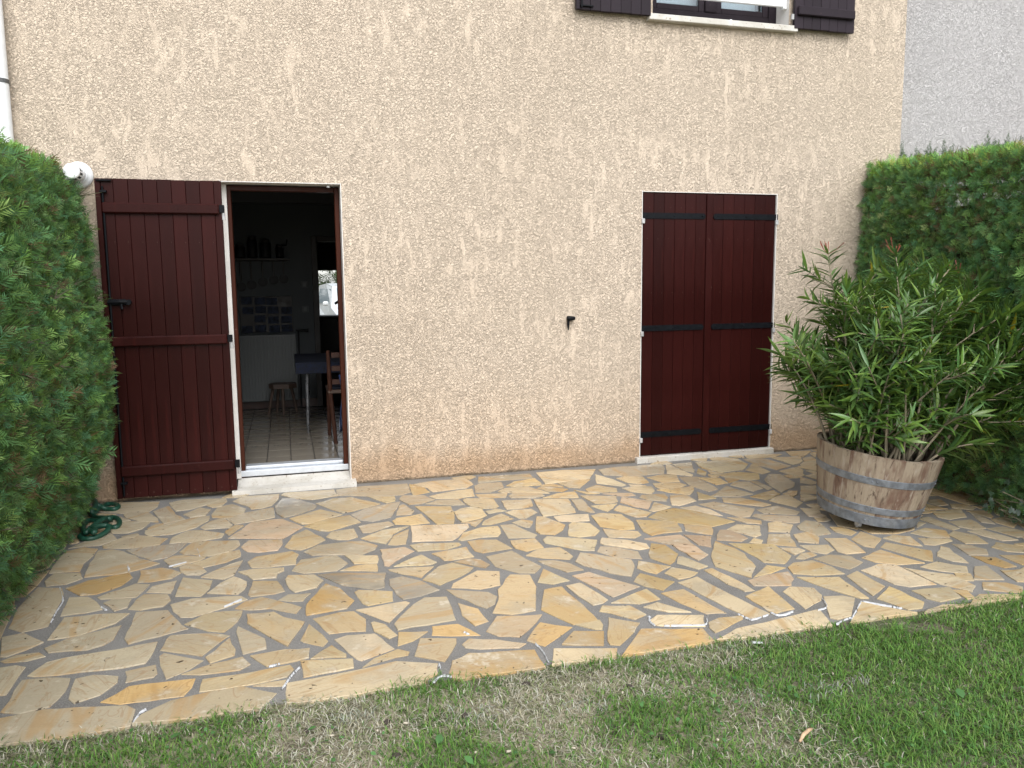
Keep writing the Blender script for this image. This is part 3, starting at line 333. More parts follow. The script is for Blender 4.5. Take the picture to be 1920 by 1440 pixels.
FILLS = "0:4021,-1135 4036,-1081 3729,-935 3633,-1000 3634,-1025 3591,-1040 3545,-1254 3641,-1324 3996,-1204 4011,-1183;0:4725,-2902 4720,-2853 4665,-2740 4580,-2671 4557,-2680 4340,-3047 4365,-3060 4638,-3055;0:5005,-2753 5086,-2646 4664,-2551 4660,-2719 4725,-2822 4736,-2867 4720,-3016 4773,-3035 4804,-3006;0:-1305,-196 -1234,-98 -1281,-69 -1395,-15 -1615,-20 -1615,-413 -1494,-435;0:-1629,-381 -1635,-328 -1654,-272 -1762,-50 -1790,-99 -1934,-522 -1925,-543 -1886,-566 -1824,-584 -1608,-535 -1599,-514;0:4459,-1601 4450,-1485 4397,-1436 4287,-1385 4217,-1379 4170,-1393 4165,-1776 4179,-1795 4481,-1773;0:-1550,-765 -1554,-667 -1599,-573 -1632,-570 -1824,-605 -2084,-737 -1890,-1002 -1862,-996 -1569,-810 -1551,-789;0:5026,-2376 5035,-2284 5011,-2270 4621,-2185 4544,-2265 4574,-2329 4744,-2540 4832,-2571 5006,-2569;0:4339,-2450 4260,-2212 4240,-2189 4133,-2166 3989,-2467 3959,-2652 4004,-2685 4035,-2686 4378,-2566;0:4396,-951 4309,-781 4197,-729 4100,-730 4079,-743 4031,-1051 4039,-1071 4078,-1091 4305,-1159 4362,-1165 4415,-1010;0:4089,-2871 3948,-2700 3834,-2675 3776,-2679 3556,-2955 3781,-3046 3852,-3055 4095,-2896;0:3765,-1476 3775,-1424 3759,-1402 3584,-1309 3431,-1319 3391,-1325 3386,-1346 3274,-1524 3329,-1628 3367,-1656 3391,-1661 3726,-1540 3756,-1524;0:-1225,-1569 -1225,-1339 -1405,-1499 -1561,-1657 -1575,-1691 -1240,-1701;0:4205,-1359 4216,-1316 4070,-1136 4022,-1164 4002,-1201 3930,-1224 3865,-1267 3741,-1385 3769,-1405 3780,-1451 3803,-1465 4155,-1545 4150,-1480 4166,-1446 4170,-1392 4194,-1378;0:4496,-1281 4440,-1043 4419,-1014 4381,-1164 4360,-1173 4241,-1179 4221,-1189 4225,-1281 4240,-1311 4447,-1461 4545,-1508;0:4846,-1293 4856,-1091 4839,-1070 4646,-1069 4625,-1077 4516,-1258 4515,-1293 4550,-1433 4575,-1509 4592,-1531 4664,-1564 4690,-1561 4845,-1357;0:4205,-715 3960,-550 3925,-541 3893,-555 3833,-526 3799,-520 3790,-545 3799,-608 3936,-960 3960,-991 4046,-844 4055,-754 4109,-730;0:4551,-2017 4596,-1971 4600,-1945 4483,-1870 4450,-1854 4414,-1849 4301,-1869 4274,-1884 4176,-1980 4155,-2017 4280,-2216 4291,-2255;0:-1244,-1220 -1240,-1166 -1314,-1028 -1332,-1014 -1651,-1266 -1664,-1295 -1660,-1321 -1642,-1340 -1278,-1334 -1249,-1310 -1240,-1274;0:3740,-1797 3745,-1717 3512,-1635 3466,-1655 3311,-1684 3211,-1716 3261,-1943 3585,-1925 3685,-1907 3715,-1895 3731,-1873;0:4575,-2361 4540,-2272 4590,-2156 4422,-2169 4405,-2181 4366,-2475 4435,-2585 4540,-2560 4555,-2542;0:4525,-516 4526,-475 4501,-419 4142,-299 4185,-681 4254,-734 4524,-600;0:-1244,-934 -1254,-849 -1265,-830 -1391,-709 -1599,-860 -1710,-1101 -1692,-1125 -1474,-1086 -1421,-1061 -1373,-1021 -1339,-1015 -1252,-1020 -1239,-1001;0:4806,-242 4697,-31 4677,-21 4611,-20 4591,-31 4469,-226 4420,-307 4420,-330 4470,-375 4669,-421 4705,-416 4839,-327;0:5110,-873 5114,-851 5106,-831 5058,-740 4917,-654 4853,-664 4645,-740 4640,-768 4779,-1046 4840,-1055 4999,-1125 5025,-1116;0:-1395,-2356 -1453,-2200 -1547,-2124 -1876,-2200 -1886,-2255 -1830,-2299 -1820,-2320 -1880,-2379 -1885,-2517 -1874,-2545 -1454,-2545 -1416,-2477 -1395,-2405;0:-1170,-447 -1079,-385 -1099,-325 -1190,-275 -1374,-309 -1449,-650 -1438,-680 -1165,-510 -1146,-489;0:-1325,-2760 -1318,-2733 -1335,-2709 -1529,-2565 -1788,-2559 -1796,-2620 -1775,-2885 -1763,-2935 -1543,-2985 -1522,-2975 -1331,-2785;0:4405,-2794 4310,-2641 4281,-2619 4031,-2705 4024,-2726 4030,-2772 4328,-2991 4352,-2990 4431,-2850 4421,-2811;0:-1040,-2806 -1089,-2711 -1185,-2595 -1283,-2619 -1302,-2625 -1311,-2774 -1446,-2935 -1031,-2949 -1024,-2842;0:-1214,-2069 -1233,-1925 -1452,-1885 -1444,-2184 -1424,-2210 -1237,-2241 -1189,-2239;0:4921,-514 4854,-425 4778,-384 4741,-389 4688,-419 4551,-400 4546,-423 4781,-676 4839,-651 4950,-570 4950,-551;0:5105,-2093 4935,-2026 4841,-1969 4735,-1921 4642,-2040 4724,-2093 5074,-2259 5110,-2260 5136,-2188 5146,-2117;0:-1450,-1931 -1449,-1890 -1384,-1848 -1369,-1816 -1367,-1785 -1414,-1760 -1519,-1711 -1708,-1809 -1740,-1828 -1745,-1846 -1720,-1987 -1776,-2033 -1791,-2100 -1789,-2135 -1646,-2130 -1568,-2116 -1518,-2096 -1462,-2055 -1454,-2040;0:4641,-818 4650,-787 4630,-747 4718,-670 4384,-704 4289,-731 4294,-756 4335,-785 4360,-845 4475,-1047 4498,-1041;0:-1190,-2411 -1190,-2276 -1355,-2234 -1422,-2230 -1430,-2254 -1391,-2374 -1421,-2510 -1403,-2535 -1301,-2604 -1211,-2579 -1195,-2570;0:4780,-1650 4770,-1589 4674,-1594 4581,-1535 4509,-1570 4480,-1596 4713,-1784 4794,-1706;0:-1520,-1528 -1514,-1380 -1526,-1365 -1666,-1464 -1684,-1480 -1695,-1512 -1796,-1583 -1576,-1651 -1519,-1591;0:-1109,-693 -1080,-625 -1220,-570 -1369,-655 -1480,-693 -1456,-714 -1380,-720 -1321,-769 -1174,-826 -1160,-820;0:4489,-135 4520,-16 4282,-16 4279,-34 4320,-151 4370,-292 4401,-350 4450,-225 4481,-177;0:4015,-1606 4080,-1551 3996,-1525 3867,-1505 3794,-1480 3784,-1493 3785,-1546 3811,-1632 3814,-1675 3844,-1781 3861,-1790 3923,-1690 3934,-1694 3964,-1651;0:4206,-114 4256,-66 4242,-55 4035,-20 3974,-181 4039,-186 4040,-256;1:3491,-2035 3430,-1945 3271,-1959 3170,-1910 3164,-1951 3175,-2095 3290,-2138 3321,-2140 3460,-2109 3506,-2053;0:4705,-1826 4700,-1805 4585,-1701 4465,-1786 4515,-1870 4537,-1886 4597,-1921 4676,-1944 4691,-1940;0:3945,-102 3929,-84 3770,-25 3640,-14 3620,-49 3584,-151 3594,-165 3619,-170 3836,-175;0:4210,-2968 4221,-2939 4215,-2931 4144,-2875 4000,-2981 4141,-3050 4171,-3055;0:4530,-2694 4490,-2660 4395,-2609 4365,-2602 4385,-2730 4404,-2760 4484,-2776;0:3950,-2620 3949,-2540 3819,-2544 3794,-2569 3796,-2580 3725,-2696 3840,-2655 3918,-2680 3995,-2723;0:3554,-2979 3534,-2810 3499,-2864 3369,-2970 3320,-3023 3315,-3041 3334,-3066 3562,-3061 3574,-3053 3574,-3039;0:3226,-1866 3206,-1810 3205,-1679 3090,-1908 3154,-2006 3168,-1912 3244,-1942;0:4689,-994 4715,-963 4680,-870 4649,-819 4530,-1039 4507,-1100 4568,-1145;0:-1446,-545 -1426,-459 -1530,-451 -1585,-434 -1585,-484 -1566,-590 -1548,-665 -1537,-675 -1486,-670 -1476,-660;0:3594,-63 3600,-51 3547,-21 3450,-15 3569,-135 3596,-80;0:-1614,-1707 -1599,-1659 -1734,-1620 -1746,-1683 -1739,-1804 -1639,-1755;0:4135,-2141 4180,-2101 4161,-2064 4140,-2059 4044,-2080 4014,-2141 4029,-2245 4042,-2245 4110,-2201 4114,-2165;0:-285,-74 -259,-28 -338,-14 -423,-20 -474,-117 -377,-147 -331,-120;0:2920,-84 2914,-22 2865,-20 2770,-76 2739,-106 2794,-115 2877,-144 2921,-130;0:3265,-71 3290,-34 3243,-10 3164,-14 3125,-55 3124,-71 3154,-129 3173,-140 3202,-141 3223,-140;0:3464,-92 3387,-26 3344,-20 3310,-40 3279,-83 3274,-134 3490,-140 3511,-134;0:4640,-555 4605,-506 4525,-445 4544,-559 4585,-666 4656,-569;0:-1389,-1462 -1379,-1454 -1394,-1435 -1490,-1361 -1510,-1557 -1504,-1571;0:4145,-544 4145,-505 4126,-500 3995,-521 3981,-526 3974,-545 4056,-595 4151,-560;0:3769,-1626 3780,-1610 3781,-1583 3671,-1580 3605,-1655 3726,-1684;0:-1260,-1785 -1275,-1726 -1286,-1716 -1450,-1699 -1360,-1792 -1366,-1798 -1332,-1885 -1244,-1863 -1239,-1840;0:3895,-905 3858,-794 3755,-895 3801,-935 3918,-1010 3925,-999 3916,-950;0:4716,-2104 4680,-2081 4624,-2066 4572,-2029 4521,-2060 4455,-2118 4709,-2160 4730,-2156 4735,-2144 4730,-2116;0:-1225,-3005 -1367,-2955 -1443,-2944 -1476,-2954 -1476,-2968 -1385,-3056 -1261,-3066;0:4851,-81 4846,-55 4808,-21 4695,-9 4695,-23 4756,-96 4754,-110 4794,-201 4805,-194 4831,-96;0:-1600,-1202 -1670,-1139 -1713,-1144 -1780,-1177 -1745,-1263 -1732,-1271 -1639,-1240;0:4664,-2555 4720,-2535 4645,-2437 4633,-2435 4520,-2609 4600,-2661 4662,-2615;0:-1004,-3013 -1025,-2968 -1056,-2960 -1135,-2964 -1234,-3065 -1121,-3054 -1094,-3061;0:-1690,-3017 -1703,-2974 -1740,-2960 -1771,-2931 -1780,-2934 -1771,-3014 -1834,-3065 -1680,-3060;0:4371,-298 4329,-219 4206,-308 4291,-325 4400,-369;0:4311,-3016 4267,-2971 4229,-2975 4221,-2988 4225,-3054 4279,-3056 4325,-3035;0:1326,-73 1305,-20 1251,-21 1140,-53 1152,-90 1184,-110 1244,-110 1256,-149;0:4975,-1157 4950,-1126 4887,-1129 4874,-1143 4869,-1190 4949,-1181 4979,-1168;0:3300,-1612 3238,-1559 3215,-1580 3171,-1556 3273,-1675 3293,-1671 3300,-1658 3310,-1635;0:-1175,-67 -1117,-20 -1177,-14 -1292,-50 -1251,-72 -1245,-94 -1233,-100 -1246,-143 -1237,-171;0:4169,-1962 4210,-1931 4050,-1890 4068,-2061 4101,-2044 4144,-1981;0:3850,-1818 3851,-1800 3826,-1764 3754,-1801 3747,-1851 3796,-1861 3827,-1851 3833,-1841 3860,-1839 3884,-1825;0:-1450,-3012 -1471,-2992 -1484,-2949 -1530,-2996 -1509,-3056 -1470,-3061;0:4065,-3034 3979,-2996 3917,-3025 4002,-3062 4110,-3055;0:4241,-1864 4175,-1810 4180,-1848 4170,-1867 4180,-1899 4203,-1901 4241,-1884 4255,-1874;0:-325,-897 -297,-841 -302,-820 -336,-809 -353,-815 -396,-906 -400,-944 -375,-1006 -363,-995;0:-1305,-1381 -1273,-1345 -1456,-1372 -1430,-1395 -1356,-1426;0:3819,-725 3821,-706 3804,-670 3765,-671 3770,-744 3810,-806;0:4896,-3029 4891,-3015 4848,-2974 4825,-3015 4758,-3055 4901,-3060;0:-1385,-2592 -1396,-2559 -1410,-2550 -1454,-2550 -1481,-2559 -1480,-2580 -1363,-2661;0:4200,-1181 4195,-1156 4175,-1134 4124,-1181 4163,-1216 4204,-1215;0:3654,-2813 3684,-2774 3636,-2725 3588,-2780 3565,-2769 3524,-2770 3490,-2784 3499,-2805 3536,-2813 3539,-2874 3557,-2919 3568,-2919;0:3316,-1202 3348,-1160 3291,-1134 3259,-1165 3205,-1195 3210,-1220 3224,-1232 3229,-1279 3287,-1241;0:3585,-1972 3610,-1951 3540,-1944 3484,-1949 3530,-2021 3555,-1989;0:3130,-1779 3139,-1742 3095,-1761 3060,-1732 3034,-1800 3061,-1815 3101,-1816 3125,-1805;0:4536,-1147 4493,-1080 4480,-1084 4474,-1140 4496,-1196 4530,-1205 4546,-1174;0:4361,-2276 4381,-2224 4331,-2239 4319,-2263 4300,-2276 4320,-2337;0:3929,-2509 3884,-2480 3779,-2480 3780,-2495 3801,-2523 3785,-2561 3833,-2525 3919,-2530 3936,-2517;0:-1654,-1374 -1665,-1316 -1722,-1315 -1700,-1431 -1676,-1441 -1652,-1431;0:-1196,-856 -1205,-830 -1282,-800 -1235,-853 -1236,-905 -1200,-904 -1189,-886;0:3135,-745 3077,-660 3047,-715 3044,-748 3015,-821 3141,-758;3:1836,-499 1812,-455 1793,-449 1735,-451 1709,-474 1780,-515 1845,-577 1854,-540;0:4301,-142 4283,-115 4257,-104 4240,-104 4185,-142 4325,-186;0:-1640,-3005 -1639,-2988 -1649,-2979 -1707,-2960 -1670,-3055 -1655,-3055;0:1091,-1200 1119,-1146 1044,-1171 971,-1175 1025,-1205 1019,-1234 1036,-1286;0:3045,-599 3009,-536 2984,-586 2986,-618 3000,-636 3024,-646 3055,-625;0:4850,-2173 4860,-2165 4791,-2144 4755,-2150 4740,-2164 4702,-2165 4699,-2173 4795,-2206;0:4560,-645 4546,-605 4509,-630 4469,-640 4500,-681 4561,-654;0:3621,-792 3580,-781 3580,-739 3570,-729 3530,-730 3519,-762 3515,-832 3569,-845 3626,-825 3636,-814;0:4411,-1815 4426,-1809 4428,-1795 4310,-1800 4295,-1815 4312,-1830 4361,-1846 4390,-1835;0:3811,-1708 3810,-1694 3797,-1684 3799,-1656 3776,-1639 3753,-1765 3821,-1729;0:-1654,-930 -1639,-890 -1654,-874 -1784,-965 -1775,-971 -1707,-955 -1670,-961;0:-1484,-751 -1447,-730 -1536,-711 -1551,-758 -1553,-809;0:4136,-438 4136,-420 4098,-386 4081,-461 4109,-486 4140,-459;0:3105,-494 3091,-474 3071,-410 3037,-530 3151,-532;0:-1111,-555 -1134,-505 -1164,-531 -1160,-572 -1132,-590 -1082,-580 -1080,-569"
TINT = {0: (.515, .42, .268), 1: (.33, .295, .235), 2: (.49, .37, .255), 3: (.50, .34, .155), 4: (.62, .51, .335)}
def stone_geo(mb, pts, top):
    n = len(pts); c = np.mean(pts, 0); P = np.array(pts)
    r_ = np.linalg.norm(P-c, axis=1, keepdims=True); I = c+(P-c)*(r_-.0022)/r_
    jit = rng.normal(0, .0007, n); tilt = rng.normal(0, .003, 2)
    zt = top+jit+(P-c)@tilt
    V = [(x, y, -.02) for x, y in P]+[(x, y, z-.0014) for (x, y), z in zip(P, zt)]+[(x, y, z) for (x, y), z in zip(I, zt)]
    F = [tuple(range(2*n, 3*n))]
    for i in range(n):
        q = (i+1) % n; F += [(i, q, n+q, n+i), (n+i, n+q, 2*n+q, 2*n+i)]
    mb.add(V, F)
def rough_edge(P):
    # break long straight edges so that they read as split stone
    o = []
    for i in range(len(P)):
        a = np.array(P[i]); b = np.array(P[(i+1) % len(P)]); o.append(a); L = np.hypot(*(b-a))
        k = int(L/.085)
        for j in range(1, k+1):
            q = a+(b-a)*j/(k+1); nrm = np.array([-(b-a)[1], (b-a)[0]])/(L+1e-9); o.append(q+nrm*rng.normal(0, .0028))
    return [tuple(q) for q in o]
def parse(s):
    for row in s.split(';'):
        c, p = row.split(':'); yield int(c), [tuple(float(q)/1000 for q in w.split(',')) for w in p.split()]
for code, P in parse(STONES):
    P = rough_edge(P); c = np.mean(P, 0); mb = MB(); stone_geo(mb, [(x-c[0], y-c[1]) for x, y in P], .0042+rng.uniform(-.0012, .0016))
    o = mb.obj('stone', M['paving'], pat, loc=(c[0], c[1], 0))
    t = np.array(TINT[code])*rng.uniform(.74, 1.16)
    if code == 0: t = np.array(((.54, .43, .26), (.52, .39, .20), (.43, .355, .245), (.58, .48, .32))[rng.choice(4, p=[.38, .28, .18, .16])])*rng.uniform(.80, 1.12)*(1+rng.normal(0, .012, 3))
    if code == 0 and rng.random() < .30: t = .5*t+.5*np.array(TINT[rng.choice([1, 3, 4, 4])])
    if code == 0: k_ = .75*np.clip((.6-c[0])/1.3, 0, 1)+.45*np.clip((c[0]-2.6)/1.0, 0, 1); t = t*(1-k_)+np.array([.44, .385, .285])*k_*rng.uniform(.9, 1.1)
    o.color = (*np.clip(t, .02, .9), 1)
mb = MB()
for code, P in parse(FILLS): stone_geo(mb, P, .0042+rng.uniform(-.0012, .0016))
o = mb.obj('hidden_stones', M['paving'], pat, kind='stuff'); o.color = (.48, .37, .22, 1)

# ------------------------------------------------------------------ house
house = empty('house', 'beige rendered house facade with dark red shutters behind the stone patio', 'house')
D1 = (-.383, .405, .0, 2.137); D2 = (2.70, 3.885, .0, 2.134); WN = (2.765, 3.945, 3.44, 4.6)
X0, X1, Z1 = -4.2, 5.065, 6.0
xs = sorted({X0, X1, D1[0], D1[1], D2[0], D2[1], WN[0], WN[1]}); zs = sorted({-.03, Z1, D1[3], D2[3], WN[2], WN[3]})
fr = MB(); rv = MB()
for i in range(len(xs)-1):
    for k in range(len(zs)-1):
        a, b, c, d = xs[i], xs[i+1], zs[k], zs[k+1]; mx, mz = (a+b)/2, (c+d)/2
        if any(o_[0] < mx < o_[1] and o_[2]-.05 < mz < o_[3] for o_ in (D1, D2, WN)): continue
        fr.add([(a, 0, c), (b, 0, c), (b, 0, d), (a, 0, d)], [(0, 1, 2, 3)])
fr.add([(X1, 0, -.03), (X1, .6, -.03), (X1, .6, Z1), (X1, 0, Z1)], [(0, 1, 2, 3)])
fr.obj('wall', M['render'], house)
for (a, b, c, d) in (D1, D2, WN):
    T = .30
    rv.add([(a, 0, c), (a, T, c), (a, T, d), (a, 0, d)], [(0, 1, 2, 3)]); rv.add([(b, 0, c), (b, T, c), (b, T, d), (b, 0, d)], [(0, 3, 2, 1)])
    rv.add([(a, 0, d), (b, 0, d), (b, T, d), (a, T, d)], [(0, 3, 2, 1)])
    rv.obj('reveal', M['reveal'], house); rv = MB()
# thin plaster beads round the openings
for (a, b, c, d) in (D1, D2):
    for p_, q_ in (((a-.007, -.003, .02), (a-.001, .003, d+.012)), ((b+.001, -.004, .02), (b+.007, .003, d+.007)), ((a, -.003, d+.001), (b, .003, d+.006))): MB().box(p_, q_).obj('plaster_bead', M['reveal'], house)
# a dirty skirt where the render meets the paving
def board_set(par, x0, x1, edges, z0, z1, y0, y1, mat, ch=.0016):
    cache = {}
    for a, b in zip(edges[:-1], edges[1:]):
        w_ = round(b-a-.002, 4)
        if w_ not in cache: cache[w_] = MB().box((-w_/2, y0, z0), (w_/2, y1, z1), ch).mesh('board', mat)
        put('board', cache[w_], None, par, loc=((a+b)/2, rng.uniform(-.0012, .0012), rng.uniform(-.0015, .0015)))
def part(name, label=None, parent=house, loc=(0, 0, 0)):
    o = put(name, None, None, parent, label=label, loc=loc); o.empty_display_size = .1; return o
# --- open leaf folded back on the wall
s1 = part('shutter', 'dark red board shutter with three crossbars folded open beside the doorway')
Y = -.075
xa, _ = dep(-1.148, 0, Y); xb, _ = dep(-.378, 0, Y); _, za = dep(0, .02, Y); _, zb = dep(0, 2.142, Y)
ed = [xa+.035]+[xa+.035+.072+.0865*k for k in range(8)]+[xb]
board_set(s1, xa, xb, ed, za, zb, Y, Y+.03, M['red'])
MB().box((xa, Y-.004, za), (xa+.033, Y+.028, zb), .003).obj('edge_strip', M['red'], s1)
MB().box((xa+.01, Y+.029, za+.01), (xb-.01, Y+.036, zb-.01)).obj('backing', M['joint'], s1)
for z0, z1, xr in ((1.921, 1.988, -.398), (1.052, 1.117, -.390), (.172, .243, -.386)):
    a_, z0_ = dep(-1.112, z0, Y); b_, z1_ = dep(xr, z1, Y)
    br = MB().box((a_, Y-.028, z0_), (b_, Y-.002, z1_), .008)
    for k in range(4):
        x_ = a_+.05+(b_-a_-.1)*k/3; br.lathe([(.005, 0), (.004, .002)], 8, Matrix.Translation((x_, Y-.0275, (z0_+z1_)/2)) @ Matrix.Rotation(math.pi/2, 4, 'X'))
    br.obj('crossbar', M['red'], s1)
    MB().box((b_+.001, Y-.012, z0_+.012), (b_+.034, Y+.006, z1_-.004), .002).obj('hinge', M['iron'], s1)
    MB().tube([(b_+.026, Y+.004, z0_-.034), (b_+.026, Y+.004, z0_+.011)], .011, 10).obj('hinge_pin', M['pin'], s1)
MB().tube([(xa+.045, Y-.012, za+.02), (xa+.045, Y-.012, zb-.05)], .007, 8).obj('locking_rod', M['iron'], s1)
for p_, q_ in (((xa+.03, Y-.03, zb-.09), (xa+.07, Y-.001, zb-.075)), ((xa+.03, Y-.03, za+.10), (xa+.07, Y-.001, za+.115)), ((xa+.01, Y-.02, zb-.018), (xa+.10, Y-.001, zb-.008))): MB().box(p_, q_, .002).obj('rod_guide', M['iron'], s1)
_, zl = dep(0, 1.345, Y)
lt = MB().tube([(xa+.03, Y-.02, zl), (xa+.10, Y-.024, zl+.004), (xa+.15, Y-.024, zl+.002)], [.012, .016, .014], 10)
lt.lathe([(.018, -.01), (.018, .014)], 12, Matrix.Translation((xa+.155, Y-.02, zl)) @ Matrix.Rotation(math.pi/2, 4, 'X')); lt.box((xa+.03, Y-.02, zl-.02), (xa+.14, Y-.001, zl+.02), .004); lt.tube([(xa+.11, Y-.022, zl), (xa+.115, Y-.03, zl-.045)], .008, 8)
lt.obj('latch', M['iron'], s1)
# --- pair of closed leaves
yc = .004
for side, (a, b, n, label) in enumerate(((2.707, 3.252, 6, 'left closed leaf of the dark red shutters with black straps'), (3.312, 3.880, 6, 'right closed leaf of the dark red shutters with black straps'))):
    s = part('shutter', label)
    ed = list(np.linspace(a, b, n+1)); board_set(s, a, b, ed, .052, 2.128, yc, yc+.03, M['red'], .0015)
    MB().box((a+.01, yc+.031, .06), (b-.01, yc+.037, 2.12)).obj('backing', M['joint'], s)
    if side: MB().box((3.2535, yc-.012, .05), (3.3105, yc+.02, 2.126), .004).obj('cover_strip', M['red'], s)
    for z in (1.955, 1.078, .223):
        st = MB(); h_ = .0225
        if side == 0:
            p0, p1 = a-.006, a+.535; poly = [(p0, -h_), (p1-.012, -h_), (p1, -.012), (p1+.006, 0), (p1, .012), (p1-.012, h_), (p0, h_)]; pin = a-.004
        else:
            p0, p1 = a+.006, b+.022; poly = [(p1, h_), (p0+.012, h_), (p0, .012), (p0-.006, 0), (p0, -.012), (p0+.012, -h_), (p1, -h_)]; pin = b+.010
        MM = Matrix.Translation((0, yc-.0005, z)) @ Matrix.Rotation(math.pi/2, 4, 'X'); st.prism(poly, 0, .006, MM)
        for q in (.06, .5, .955):
            st.lathe([(.007, 0), (.004, .0035)], 8, Matrix.Translation((p0+(p1-p0)*q, yc-.0066, z)) @ Matrix.Rotation(math.pi/2, 4, 'X'))
        st.obj('strap_hinge', M['iron'], s)
        MB().box((pin-.012, yc-.02, z-.062), (pin+.012, yc+.0005, z-.024), .003).obj('hinge_pin', M['pin'], s)
# --- sills and the door in the left opening
MB().add([(-.408, -.085, -.012), (.442, -.085, -.012), (.442, .115, -.012), (-.408, .115, -.012), (-.408, -.085, .034), (.442, -.085, .034), (.442, .0, .042), (-.408, .0, .042), (-.374, .0, .042), (.404, .0, .042), (.404, .115, .076), (-.374, .115, .076)], [(3, 2, 1, 0), (0, 1, 5, 4), (4, 5, 6, 7), (8, 9, 10, 11), (0, 4, 7, 3), (1, 2, 6, 5)]).obj('sill', M['sill'], house, label='worn white stone step below the open doorway')
MB().box((2.655, -.045, -.01), (3.905, .28, .046), .004).obj('sill', M['sill'], house, label='narrow white stone sill below the closed shutters')
df = part('door_frame', 'reddish brown wooden frame of the open doorway')
fy = .12
MB().box((-.352, fy, .06), (-.325, fy+.06, 2.13), .004).obj('jamb', M['frame'], df)
MB().box((-.382, fy-.03, .08), (-.3525, fy+.04, 2.132)).obj('plaster_return', M['reveal'], df)
MB().box((.37, fy, .04), (.403, fy+.06, 2.13), .004).obj('jamb', M['frame'], df)
MB().box((-.3515, fy+.002, 2.095), (.369, fy+.06, 2.13), .004).obj('head', M['frame'], df)
th = MB().box((-.372, .106, .086), (.402, .20, .128), .004); th.box((-.326, .15, .1285), (.368, .24, .152), .006); th.obj('threshold', M['alu'], df)
MB().box((-.37, .125, -.01), (.40, .22, .085)).obj('rebate', M['joint'], df)
MB().lathe([(.011, 0), (.011, .012), (.005, .018)], 10, Matrix.Translation((.326, .04, 2.1185))).obj('door_stop', M['white_pvc'], df)
# --- upstairs window
win = part('window', 'brown framed upstairs window with white guard bar')
wf = MB(); wy = .17
wf.box((2.765, wy, 3.47), (2.835, wy+.06, 4.6), .004); wf.box((3.875, wy, 3.47), (3.944, wy+.06, 4.6), .004); wf.box((2.836, wy+.002, 3.47), (3.874, wy+.06, 3.555), .004)
wf.box((3.30, wy-.006, 3.556), (3.40, wy+.06, 4.6), .005); wf.obj('frame', M['skylit'], win)
for a, b in ((2.836, 3.299), (3.401, 3.874)):
    sf = MB(); sf.box((a, wy+.012, 3.556), (a+.05, wy+.05, 4.6), .004); sf.box((b-.05, wy+.012, 3.556), (b, wy+.05, 4.6), .004); sf.box((a+.051, wy+.014, 3.556), (b-.051, wy+.05, 3.60), .004); sf.obj('sash', M['skylit'], win)
    MB().box((a+.052, wy+.03, 3.601), (b-.052, wy+.036, 4.6)).obj('pane', M['glass'], win)
MB().box((2.715, -.055, 3.392), (3.995, .2, 3.437), .004).obj('sill', M['sill'], win)
gb = MB().box((2.768, .035, 3.60), (3.935, .06, 3.66), .004); gb.box((3.915, .03, 3.585), (3.944, .066, 3.672), .003); gb.obj('guard_bar', M['white_pvc'], win)
MB().lathe([(.012, 0), (.012, .012), (.006, .02)], 10, Matrix.Translation((3.43, .0, 3.4375))).obj('stop', M['white_pvc'], win)
for k in range(3): MB().box((2.87, .32, 3.62+.20*k), (3.84, .34, 3.70+.20*k), .004).obj('blind_slat', M['white_pvc'], win)
MB().box((2.77, .42, 3.3), (3.94, .43, 4.8)).obj('dark_room_sheet', M['dark'], win)  # added dark sheet standing in for the unlit room behind the panes
for (a, b, inner, label) in ((2.152, 2.752, False, 'plum upstairs shutter folded open left of the window'), (4.0, 4.56, True, 'plum upstairs shutter with crossbar folded open right of the window')):
    s = part('shutter', label); Y2 = -.06; a2 = dep(a, 0, Y2)[0]; b2 = dep(b, 0, Y2)[0]; z2 = dep(0, 3.437, Y2)[1]
    board_set(s, a2, b2, list(np.linspace(a2+(0 if inner else .03), b2, 8)), z2, 4.62, Y2, Y2+.03, M['skylit'])
    MB().box((a2+.01, Y2+.031, z2+.01), (b2-.01, Y2+.037, 4.6)).obj('backing', M['joint'], s)
    if inner:
        MB().box((a2+.02, Y2-.028, z2+.095), (b2-.012, Y2-.002, z2+.165), .007).obj('crossbar', M['skylit'], s)
        MB().tube([(a2-.02, Y2, z2+.06), (a2-.02, Y2, z2+.10)], .012, 10).obj('hinge_pin', M['pin'], s)
    else:
        MB().box((a2, Y2-.004, z2), (a2+.028, Y2+.028, 4.62), .003).obj('edge_strip', M['skylit'], s)
        MB().tube([(a2+.04, Y2-.012, z2+.01), (a2+.04, Y2-.012, 4.6)], .007, 8).obj('locking_rod', M['iron'], s)
        MB().box((a2+.03, Y2-.016, z2+.02), (a2+.13, Y2-.001, z2+.03), .002).obj('rod_guide', M['iron'], s)
# --- downpipe and flue
dp_ = MB().tube([(-1.625, -.062, z) for z in (0, 1, 2, 2.7, 3.5, 6)], .054, 20).obj('downpipe', M['white_pvc'], house, smooth=True, label='white plastic downpipe at the left end of the wall')
for z in (2.70, 4.4, .8):
    MB().lathe([(.0575, -.012), (.0575, .012)], 20, Matrix.Translation((-1.625, -.062, z))).box((-1.635, -.012, z-.01), (-1.615, .0, z+.01)).obj('pipe_clamp', M['zinc_clamp'], dp_)
fx, fz = -1.232, 2.158; MX = Matrix.Translation((fx, -.002, fz)) @ Matrix.Rotation(math.pi/2, 4, 'X')
fl = MB().lathe([(.085, 0), (.083, .012), (.07, .026), (.056, .036), (.056, .04)], 28, MX).obj('flue_terminal', M['white_pvc'], house, smooth=True, label='round white plastic flue outlet above the left hedge')
MB().lathe([(.047, .0405), (.047, .085), (.046, .09)], 28, MX).obj('pipe', M['white_pvc'], fl, smooth=True)
MB().lathe([(.047, .185), (.047, .20), (.04, .205)], 28, MX).obj('end_cap', M['white_pvc'], fl)
